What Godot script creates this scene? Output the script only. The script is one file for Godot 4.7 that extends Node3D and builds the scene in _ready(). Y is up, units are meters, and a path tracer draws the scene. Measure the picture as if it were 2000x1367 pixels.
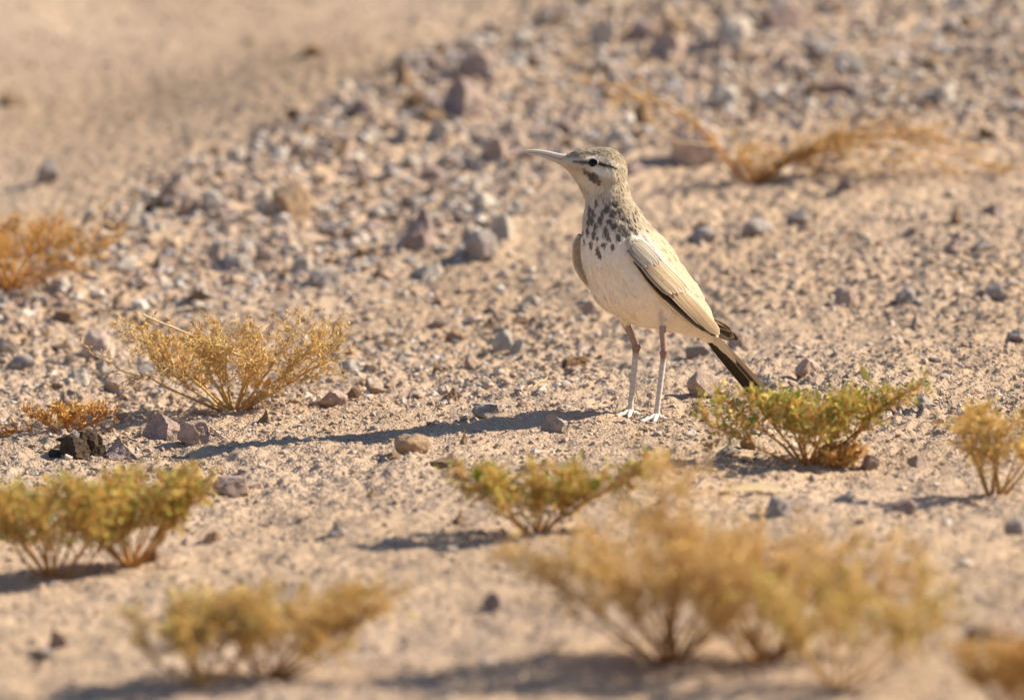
extends Node3D
# A long-billed desert lark standing on stony sand among dry shrublets, seen through a long lens in low sun.

# ---- survey: the ground is mapped from the photograph (2000 x 1367) for this camera stand ----
const FOCAL := 600.0
const LENS_PX := 34175.0            # focal length in photograph pixels (24 mm frame height)
const CAM := Vector3(-0.0839, 1.6505, 11.0777)
const PITCH := 8.2555               # degrees below the horizon
const MM := 0.0003277               # metres for one photograph pixel at the bird
const SUN_FROM := Vector3(0.795, 0.581, -0.176)   # towards the sun: right, up, behind the bird

var noise_a := FastNoiseLite.new()
var noise_b := FastNoiseLite.new()
var rng := RandomNumberGenerator.new()
var taken := {}
var crest_a: Vector2
var crest_b: Vector2

func _ready() -> void:
	set_camera_and_light()
	set_noise()
	make_materials()
	build_ground()
	build_stones()
	build_gravel()
	build_shrubs()
	build_litter()
	build_bird()

# ------------------------------------------------------------------ camera, sky, sun, exposure
func set_camera_and_light() -> void:
	var cam := Camera3D.new()
	cam.name = "camera"
	var lens := CameraAttributesPhysical.new()
	lens.frustum_focal_length = FOCAL
	lens.frustum_focus_distance = 11.19
	lens.exposure_aperture = 7.4
	lens.frustum_near = 0.5
	lens.frustum_far = 2000.0
	cam.attributes = lens
	cam.fov = rad_to_deg(2.0 * atan(12.0 / FOCAL))
	cam.near = 0.5
	cam.far = 2000.0
	cam.position = CAM
	cam.rotation_degrees = Vector3(-PITCH, 0, 0)
	add_child(cam)
	cam.current = true
	var env := Environment.new()
	var sky := Sky.new()
	var air := ProceduralSkyMaterial.new()
	air.sky_top_color = Color(0.37, 0.46, 0.60)
	air.sky_horizon_color = Color(0.80, 0.78, 0.74)
	air.sky_curve = 0.12
	air.ground_bottom_color = Color(0.45, 0.36, 0.27)
	air.ground_horizon_color = Color(0.62, 0.56, 0.50)
	air.sun_angle_max = 2.0
	air.energy_multiplier = 0.82
	sky.sky_material = air
	env.background_mode = Environment.BG_SKY
	env.sky = sky
	env.tonemap_mode = Environment.TONE_MAPPER_LINEAR
	env.tonemap_exposure = 1.84
	env.sdfgi_enabled = true
	env.ssao_enabled = true
	env.ssil_enabled = true
	var we := WorldEnvironment.new()
	we.name = "world_environment"
	we.environment = env
	add_child(we)
	var sun := DirectionalLight3D.new()
	sun.name = "sun"
	sun.light_color = Color(1.0, 0.94, 0.85)
	sun.light_energy = 1.6
	sun.light_angular_distance = 0.5
	sun.shadow_enabled = true
	add_child(sun)
	sun.look_at_from_position(SUN_FROM, Vector3.ZERO, Vector3.UP)

# ------------------------------------------------------------------ small helpers
func set_noise() -> void:
	rng.seed = 4711
	noise_a.seed = 11
	noise_a.noise_type = FastNoiseLite.TYPE_SIMPLEX_SMOOTH
	noise_a.frequency = 1.0
	noise_a.fractal_type = FastNoiseLite.FRACTAL_NONE
	noise_b.seed = 77
	noise_b.noise_type = FastNoiseLite.TYPE_CELLULAR
	noise_b.cellular_return_type = FastNoiseLite.RETURN_DISTANCE
	noise_b.frequency = 1.0
	noise_b.fractal_type = FastNoiseLite.FRACTAL_NONE
	# the crest of the bank runs from the left front to the right back
	crest_a = Vector2(-0.388, -0.66)
	crest_b = Vector2(-0.084, -1.25)

func ray(px: float, py: float) -> Vector3:
	var v := Vector3((px - 1000.0) / LENS_PX, -(py - 683.5) / LENS_PX, -1.0)
	return v.rotated(Vector3.RIGHT, -deg_to_rad(PITCH)).normalized()

func flat_at(px: float, py: float) -> Vector3:
	var r := ray(px, py)
	return CAM + r * (-CAM.y / r.y)

func at(px: float, py: float) -> Vector3:
	# the spot on the ground that the survey marks at this place of the photograph
	var r := ray(px, py)
	var t := 8.0
	var p := CAM + r * t
	while t < 16.0 and p.y > soft_height(p.x, p.z):
		t += 0.01
		p = CAM + r * t
	var near := t - 0.01
	var far := t
	for i in 8:
		t = (near + far) * 0.5
		p = CAM + r * t
		if p.y > soft_height(p.x, p.z):
			near = t
		else:
			far = t
	p.y = soft_height(p.x, p.z)
	return p

func scale_at(p: Vector3) -> float:
	return p.distance_to(CAM) / LENS_PX

func soft_height(x: float, z: float) -> float:
	var h := 0.006 * noise_a.get_noise_2d(x * 1.7 + 3.1, z * 0.9)
	h += 0.0035 * noise_a.get_noise_2d(x * 6.0 + 9.0, z * 4.0 + 5.0)
	h += 0.045 * clampf(x, -2.0, 2.0)                      # the ground falls to the left
	# beyond the bird the ground climbs to the stony bank and drops to a track behind it
	var back := maxf(0.0, -0.30 - z)
	h += 0.115 * (sqrt(back * back + 0.01) - 0.1) * smoothstep(9.0, 2.0, back)
	var side := beyond(x, z)
	h -= 0.030 * smoothstep(-0.01, 0.30, side)
	h += 0.006 * exp(-pow((side + 0.05) / 0.05, 2.0))
	return h

func beyond(x: float, z: float) -> float:
	# how far behind the crest of the bank, in metres
	var d := crest_b - crest_a
	return ((x - crest_a.x) * d.y - (z - crest_a.y) * d.x) / d.length()

func height(x: float, z: float) -> float:
	var h := soft_height(x, z)
	var n := noise_a.get_noise_2d(x * 24.0, z * 18.0)
	h += 0.0024 * n * (1.0 - 0.6 * smoothstep(0.0, 0.15, beyond(x, z)))
	var rough := (0.80 + 0.55 * noise_a.get_noise_2d(x * 3.0 + 40.0, z * 2.5)) * (1.0 - 0.55 * smoothstep(0.08, 0.5, z)) * (1.0 - 0.6 * smoothstep(0.0, 0.15, beyond(x, z)))
	h += 0.0024 * rough * (0.35 - absf(noise_a.get_noise_2d(x * 55.0 + 7.0, z * 42.0)))
	h += 0.0013 * rough * noise_a.get_noise_2d(x * 110.0 + 7.0, z * 85.0)
	h += 0.0032 * rough * (0.5 - clampf(noise_b.get_noise_2d(x * 95.0, z * 80.0) + 1.0, 0.0, 1.0))
	h += 0.0009 * noise_a.get_noise_2d(x * 230.0, z * 190.0)
	return h

func numbered(called: String) -> String:
	if not taken.has(called):
		taken[called] = 0
		return called
	taken[called] += 1
	return "%s_%03d" % [called, taken[called]]

func tag(o: Node, label: String, category: String, group := "", kind := "") -> void:
	if label: o.set_meta("label", label)
	if category: o.set_meta("category", category)
	if group: o.set_meta("group", group)
	if kind: o.set_meta("kind", kind)

func mesh_of(v: PackedVector3Array, n: PackedVector3Array, idx: PackedInt32Array, c := PackedColorArray()) -> ArrayMesh:
	var a := []
	a.resize(Mesh.ARRAY_MAX)
	a[Mesh.ARRAY_VERTEX] = v
	a[Mesh.ARRAY_NORMAL] = n
	if c.size(): a[Mesh.ARRAY_COLOR] = c
	a[Mesh.ARRAY_INDEX] = idx
	var m := ArrayMesh.new()
	m.add_surface_from_arrays(Mesh.PRIMITIVE_TRIANGLES, a)
	return m

func normals_of(v: PackedVector3Array, idx: PackedInt32Array) -> PackedVector3Array:
	var n := PackedVector3Array()
	n.resize(v.size())
	for i in range(0, idx.size(), 3):
		var f := (v[idx[i + 2]] - v[idx[i]]).cross(v[idx[i + 1]] - v[idx[i]])
		n[idx[i]] += f
		n[idx[i + 1]] += f
		n[idx[i + 2]] += f
	for i in n.size():
		n[i] = n[i].normalized()
	return n

func put(called: String, m: Mesh, mat: Material, parent: Node = self) -> MeshInstance3D:
	var o := MeshInstance3D.new()
	o.name = numbered(called) if parent == self else called
	o.mesh = m
	o.material_override = mat
	parent.add_child(o, true)
	return o

# a bag that collects triangles with colours
class Bag:
	var v := PackedVector3Array()
	var n := PackedVector3Array()
	var c := PackedColorArray()
	var idx := PackedInt32Array()
	func tube(pts: PackedVector3Array, rad: PackedFloat32Array, col: Color, sides := 5, col2 = null) -> void:
		var base := v.size()
		var side := Vector3.RIGHT
		var last := pts.size() - 1
		for i in pts.size():
			var d: Vector3 = (pts[mini(i + 1, last)] - pts[maxi(i - 1, 0)]).normalized()
			side = side - d * side.dot(d)
			if side.length() < 0.01:
				side = d.cross(Vector3(0.31, 0.2, 0.93))
			side = side.normalized()
			var up := d.cross(side)
			for k in sides:
				var a := TAU * k / sides
				var o := side * cos(a) + up * sin(a)
				v.append(pts[i] + o * rad[i])
				n.append(o)
				c.append(col if col2 == null else col.lerp(col2, float(i) / last))
		for i in last:
			for k in sides:
				var k2 := (k + 1) % sides
				var p0 := base + i * sides + k
				var p1 := base + i * sides + k2
				idx.append_array([p0, p0 + sides, p1, p1, p0 + sides, p1 + sides])
		var tip := v.size()
		v.append(pts[last] + (pts[last] - pts[last - 1]).normalized() * rad[last] * 0.6)
		n.append((pts[last] - pts[last - 1]).normalized())
		c.append(col if col2 == null else col2)
		for k in sides:
			idx.append_array([base + last * sides + k, tip, base + last * sides + (k + 1) % sides])
	func leaf(root: Vector3, dir: Vector3, up: Vector3, length: float, width: float, fold: float, col: Color, col2: Color) -> void:
		var s := dir.cross(up).normalized()
		var u := s.cross(dir).normalized()
		var base := v.size()
		var prof := [0.12, 0.85, 1.0, 0.62]
		for i in 4:
			var t := [0.0, 0.32, 0.6, 0.86][i] as float
			var mid: Vector3 = root + dir * length * t - u * length * 0.16 * t * t
			var w: float = width * 0.5 * prof[i]
			v.append_array([mid - s * w + u * w * fold, mid, mid + s * w + u * w * fold])
			n.append_array([(u + s * fold).normalized(), u, (u - s * fold).normalized()])
			var cc := col.lerp(col2, t)
			c.append_array([cc, cc, cc])
		v.append(root + dir * length - u * length * 0.17)
		n.append(u)
		c.append(col2)
		for i in 3:
			var q := base + i * 3
			idx.append_array([q, q + 3, q + 1, q + 1, q + 3, q + 4, q + 1, q + 4, q + 2, q + 2, q + 4, q + 5])
		var q2 := base + 9
		idx.append_array([q2, q2 + 3, q2 + 1, q2 + 1, q2 + 3, q2 + 2])
	func blade(root: Vector3, dir: Vector3, up: Vector3, length: float, width: float, curl: float, col: Color) -> void:
		# a narrow dry curl
		var s := dir.cross(up).normalized() * width * 0.5
		var base := v.size()
		for i in 3:
			var t := i / 2.0
			var mid := root + dir * length * t + up * length * curl * t * t
			var w := 1.0 - 0.55 * t
			v.append_array([mid - s * w, mid + s * w])
			n.append_array([up, up])
			c.append_array([col, col])
		idx.append_array([base, base + 2, base + 1, base + 1, base + 2, base + 3, base + 2, base + 4, base + 3, base + 3, base + 4, base + 5])
	func made() -> ArrayMesh:
		var a := []
		a.resize(Mesh.ARRAY_MAX)
		a[Mesh.ARRAY_VERTEX] = v
		a[Mesh.ARRAY_NORMAL] = n
		a[Mesh.ARRAY_COLOR] = c
		a[Mesh.ARRAY_INDEX] = idx
		var m := ArrayMesh.new()
		m.add_surface_from_arrays(Mesh.PRIMITIVE_TRIANGLES, a)
		return m

# ------------------------------------------------------------------ materials
var sand_mat: StandardMaterial3D
var rock_mats := {}
var gravel_mat: StandardMaterial3D
var stem_mat: StandardMaterial3D
var leaf_mat: StandardMaterial3D
var plume_mat: StandardMaterial3D
var feather_mat: StandardMaterial3D
var skin_mat: StandardMaterial3D
var bill_mat: StandardMaterial3D

func srgb(r: float, g: float, b: float) -> Color:
	return Color(r, g, b).linear_to_srgb()

func noise_tex(freq: float, octaves: int, seed_at: int, ramp: Gradient = null, size := 1024, kind := FastNoiseLite.TYPE_SIMPLEX_SMOOTH) -> NoiseTexture2D:
	var f := FastNoiseLite.new()
	f.seed = seed_at
	f.noise_type = kind
	f.frequency = freq
	f.fractal_type = FastNoiseLite.FRACTAL_FBM
	f.fractal_octaves = octaves
	f.fractal_gain = 0.6
	var t := NoiseTexture2D.new()
	t.width = size
	t.height = size
	t.seamless = true
	t.noise = f
	if ramp: t.color_ramp = ramp
	return t

func ramp(stops: Array) -> Gradient:
	var g := Gradient.new()
	var off := PackedFloat32Array()
	var col := PackedColorArray()
	for s in stops:
		off.append(s[0])
		col.append(Color(s[1], s[2], s[3]))
	g.offsets = off
	g.colors = col
	return g

func plain(rough: float, colored := true, tint := Color.WHITE) -> StandardMaterial3D:
	var m := StandardMaterial3D.new()
	m.roughness = rough
	m.albedo_color = tint
	m.vertex_color_use_as_albedo = colored
	m.metallic_specular = 0.25
	m.cull_mode = BaseMaterial3D.CULL_DISABLED
	return m

func make_materials() -> void:
	var grain := noise_tex(0.09, 4, 5, ramp([[0.0, 0.62, 0.60, 0.58], [0.3, 0.86, 0.85, 0.83], [0.55, 1, 1, 1], [0.8, 1, 0.98, 0.95], [1.0, 0.78, 0.74, 0.72]]))
	var relief := noise_tex(0.07, 5, 9)
	sand_mat = plain(0.95)
	sand_mat.albedo_texture = grain
	sand_mat.uv1_triplanar = true
	sand_mat.uv1_world_triplanar = true
	sand_mat.uv1_scale = Vector3(5.1, 5.1, 5.1)
	sand_mat.heightmap_enabled = true
	sand_mat.heightmap_texture = relief
	sand_mat.heightmap_scale = 0.16
	sand_mat.metallic_specular = 0.15
	var speck := noise_tex(0.03, 5, 21, ramp([[0.0, 0.60, 0.56, 0.55], [0.35, 0.84, 0.82, 0.80], [0.6, 1, 0.99, 0.98], [1.0, 0.92, 0.85, 0.78]]), 512)
	var pits := noise_tex(0.04, 5, 23, null, 512)
	var tints := {
		"white": [0.72, 0.66, 0.58], "grey": [0.52, 0.475, 0.445], "pink": [0.62, 0.49, 0.42],
		"purple": [0.47, 0.375, 0.345], "brown": [0.41, 0.285, 0.185], "sand": [0.56, 0.41, 0.28], "dark": [0.13, 0.095, 0.07], "blush": [0.74, 0.60, 0.53]}
	for k in tints:
		var t: Array = tints[k]
		var m := plain(0.88, true, srgb(t[0], t[1], t[2]))
		m.albedo_texture = speck
		m.uv1_triplanar = true
		m.uv1_scale = Vector3(0.9, 0.9, 0.9)
		m.heightmap_enabled = true
		m.heightmap_texture = pits
		m.heightmap_scale = 0.10
		rock_mats[k] = m
	gravel_mat = plain(0.9)
	stem_mat = plain(0.8)
	leaf_mat = plain(0.7)
	leaf_mat.backlight_enabled = true
	leaf_mat.backlight = Color(0.7, 0.68, 0.6)
	plume_mat = plain(0.9)
	plume_mat.rim_enabled = true
	plume_mat.rim = 0.25
	feather_mat = plain(0.75)
	skin_mat = plain(0.6)
	bill_mat = plain(0.38)
	bill_mat.metallic_specular = 0.45

# ------------------------------------------------------------------ ground
func axis(lo: float, hi: float, step: float, reach: float) -> PackedFloat32Array:
	var right := PackedFloat32Array()
	var p := hi
	var s := step
	while p < reach:
		s *= 1.22
		p += s
		right.append(p)
	var left := PackedFloat32Array()
	p = lo
	s = step
	while p > -reach:
		s *= 1.22
		p -= s
		left.append(p)
	left.reverse()
	var n := int(round((hi - lo) / step))
	for i in n + 1:
		left.append(lo + (hi - lo) * i / n)
	left.append_array(right)
	return left

func sand_color(x: float, z: float) -> Color:
	var a := noise_a.get_noise_2d(x * 2.2 + 60.0, z * 1.1 + 8.0)
	var b := noise_a.get_noise_2d(x * 9.0, z * 5.0 + 90.0)
	var c := noise_a.get_noise_2d(x * 60.0 + 4.0, z * 45.0)
	var k := 1.0 + 0.08 * a + 0.07 * b + 0.07 * c
	var warm := 0.5 + 0.5 * noise_a.get_noise_2d(x * 4.0 - 30.0, z * 2.0)
	k += 0.20 * noise_a.get_noise_2d(x * 3.1 + 5.0, z * 2.3 + 70.0) * smoothstep(-0.5, -1.0, z)
	return Color(0.475 * k, (0.367 - 0.014 * warm) * k, (0.280 - 0.034 * warm) * k)

func build_ground() -> void:
	var xs := axis(-0.56, 0.42, 0.0018, 300.0)
	var zs := axis(-1.75, 1.75, 0.0042, 300.0)
	var nx := xs.size()
	var nz := zs.size()
	var v := PackedVector3Array()
	var c := PackedColorArray()
	var n := PackedVector3Array()
	v.resize(nx * nz)
	c.resize(nx * nz)
	n.resize(nx * nz)
	for j in nz:
		var z := zs[j]
		for i in nx:
			var x := xs[i]
			v[j * nx + i] = Vector3(x, height(x, z), z)
			c[j * nx + i] = sand_color(x, z)
	for j in nz:
		var j0 := maxi(j - 1, 0) * nx
		var j1 := mini(j + 1, nz - 1) * nx
		for i in nx:
			var du := v[j * nx + mini(i + 1, nx - 1)] - v[j * nx + maxi(i - 1, 0)]
			var dv := v[j1 + i] - v[j0 + i]
			n[j * nx + i] = dv.cross(du).normalized()
	var idx := PackedInt32Array()
	idx.resize((nx - 1) * (nz - 1) * 6)
	var w := 0
	for j in nz - 1:
		for i in nx - 1:
			var p := j * nx + i
			idx[w] = p
			idx[w + 1] = p + 1
			idx[w + 2] = p + nx
			idx[w + 3] = p + 1
			idx[w + 4] = p + nx + 1
			idx[w + 5] = p + nx
			w += 6
	var g := put("ground", mesh_of(v, n, idx, c), sand_mat)
	g.set_meta("kind", "structure")

# ------------------------------------------------------------------ stones
func ico(levels: int) -> Array:
	var t := (1.0 + sqrt(5.0)) / 2.0
	var v: Array[Vector3] = []
	for p in [[-1, t, 0], [1, t, 0], [-1, -t, 0], [1, -t, 0], [0, -1, t], [0, 1, t], [0, -1, -t], [0, 1, -t], [t, 0, -1], [t, 0, 1], [-t, 0, -1], [-t, 0, 1]]:
		v.append(Vector3(p[0], p[1], p[2]).normalized())
	var f := [0, 11, 5, 0, 5, 1, 0, 1, 7, 0, 7, 10, 0, 10, 11, 1, 5, 9, 5, 11, 4, 11, 10, 2, 10, 7, 6, 7, 1, 8, 3, 9, 4, 3, 4, 2, 3, 2, 6, 3, 6, 8, 3, 8, 9, 4, 9, 5, 2, 4, 11, 6, 2, 10, 8, 6, 7, 9, 8, 1]
	for l in levels:
		var mids := {}
		var g := []
		for i in range(0, f.size(), 3):
			var m := []
			for k in 3:
				var a: int = f[i + k]
				var b: int = f[i + (k + 1) % 3]
				var key := mini(a, b) * 100000 + maxi(a, b)
				if not mids.has(key):
					mids[key] = v.size()
					v.append(((v[a] + v[b]) * 0.5).normalized())
				m.append(mids[key])
			g.append_array([f[i], m[0], m[2], f[i + 1], m[1], m[0], f[i + 2], m[2], m[1], m[0], m[1], m[2]])
		f = g
	return [v, f]

func rock_mesh(levels: int, seed_at: int, cuts: int, sharp: float, flat := false, peak := 0.0) -> ArrayMesh:
	var r := RandomNumberGenerator.new()
	r.seed = seed_at
	var made := ico(levels)
	var v := PackedVector3Array(made[0])
	var planes := []
	for i in cuts:
		var n := Vector3(r.randfn(), r.randfn() * 0.8, r.randfn()).normalized()
		planes.append([n, r.randf_range(0.36, 0.82) * sharp + (1.0 - sharp)])
	var off := Vector3(r.randf() * 50, r.randf() * 50, r.randf() * 50)
	for i in v.size():
		var p := v[i] * (1.0 + 0.22 * noise_a.get_noise_3dv(v[i] * 0.9 + off))
		for q in planes:
			var n: Vector3 = q[0]
			var over: float = p.dot(n) - q[1]
			if over > 0.0:
				p -= n * over * 0.98
		if peak > 0.0:
			var thin := 1.0 - peak * smoothstep(-0.5, 0.8, p.y)
			p.x = p.x * thin + 0.18 * peak * p.y
			p.z *= thin
		p += v[i] * (0.07 * noise_a.get_noise_3dv(v[i] * 3.0 + off) + (0.045 if sharp > 0.5 else 0.02) * noise_a.get_noise_3dv(v[i] * 7.0 + off))
		v[i] = p
	var lo := Vector3(9, 9, 9)
	var hi := -lo
	for p in v:
		lo = lo.min(p)
		hi = hi.max(p)
	for i in v.size():
		v[i] = (v[i] - (lo + hi) * 0.5) / (hi - lo)      # a unit box round the origin
	var idx := PackedInt32Array(made[1])
	var fixed := PackedInt32Array()
	for i in range(0, idx.size(), 3):
		fixed.append_array([idx[i], idx[i + 2], idx[i + 1]])
	var c := PackedColorArray()
	for p in v:
		var k := 0.93 + 0.22 * noise_a.get_noise_3dv(p * 2.6 + off) + 0.10 * noise_a.get_noise_3dv(p * 9.0 + off)
		var h := 0.06 * noise_a.get_noise_3dv(p * 1.7 - off)
		c.append(Color(k * (1.0 + h), k, k * (1.0 - h * 1.3)))
	if flat:
		var fv := PackedVector3Array()
		var fc := PackedColorArray()
		var fi := PackedInt32Array()
		for i in fixed.size():
			fv.append(v[fixed[i]])
			fc.append(c[fixed[i]])
			fi.append(i)
		return mesh_of(fv, normals_of(fv, fi), fi, fc)
	return mesh_of(v, normals_of(v, fixed), fixed, c)

var rocks: Array[ArrayMesh] = []
var rounds: Array[ArrayMesh] = []

func stone(called: String, px: float, py: float, w: float, h: float, kind: String, label: String, group := "", shape := -1, lean := 0.0, depth := 0.0) -> void:
	var p := at(px, py)
	var k := scale_at(p)
	var wide := w * k
	var high := h * k
	var deep := depth * k if depth > 0.0 else wide * rng.randf_range(0.75, 1.05)
	var m: ArrayMesh
	if shape >= 100:
		m = rounds[(shape - 100) % rounds.size()]
	elif shape >= 0:
		m = rocks[shape % rocks.size()]
	else:
		m = rocks[rng.randi() % rocks.size()]
	var o := put(called, m, rock_mats[kind])
	var turn := rng.randf_range(-0.5, 0.5) + (PI if rng.randf() < 0.5 else 0.0)
	o.basis = Basis(Vector3.UP, turn) * Basis(Vector3(0, 0, 1), lean)
	o.basis = o.basis * Basis.from_scale(Vector3(wide * 1.12, high * 1.5, deep))
	var zc := p.z - deep * 0.36
	o.position = Vector3(p.x, maxf(height(p.x, zc), p.y) + high * 0.30, zc)
	tag(o, label, "stone", group)

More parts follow.
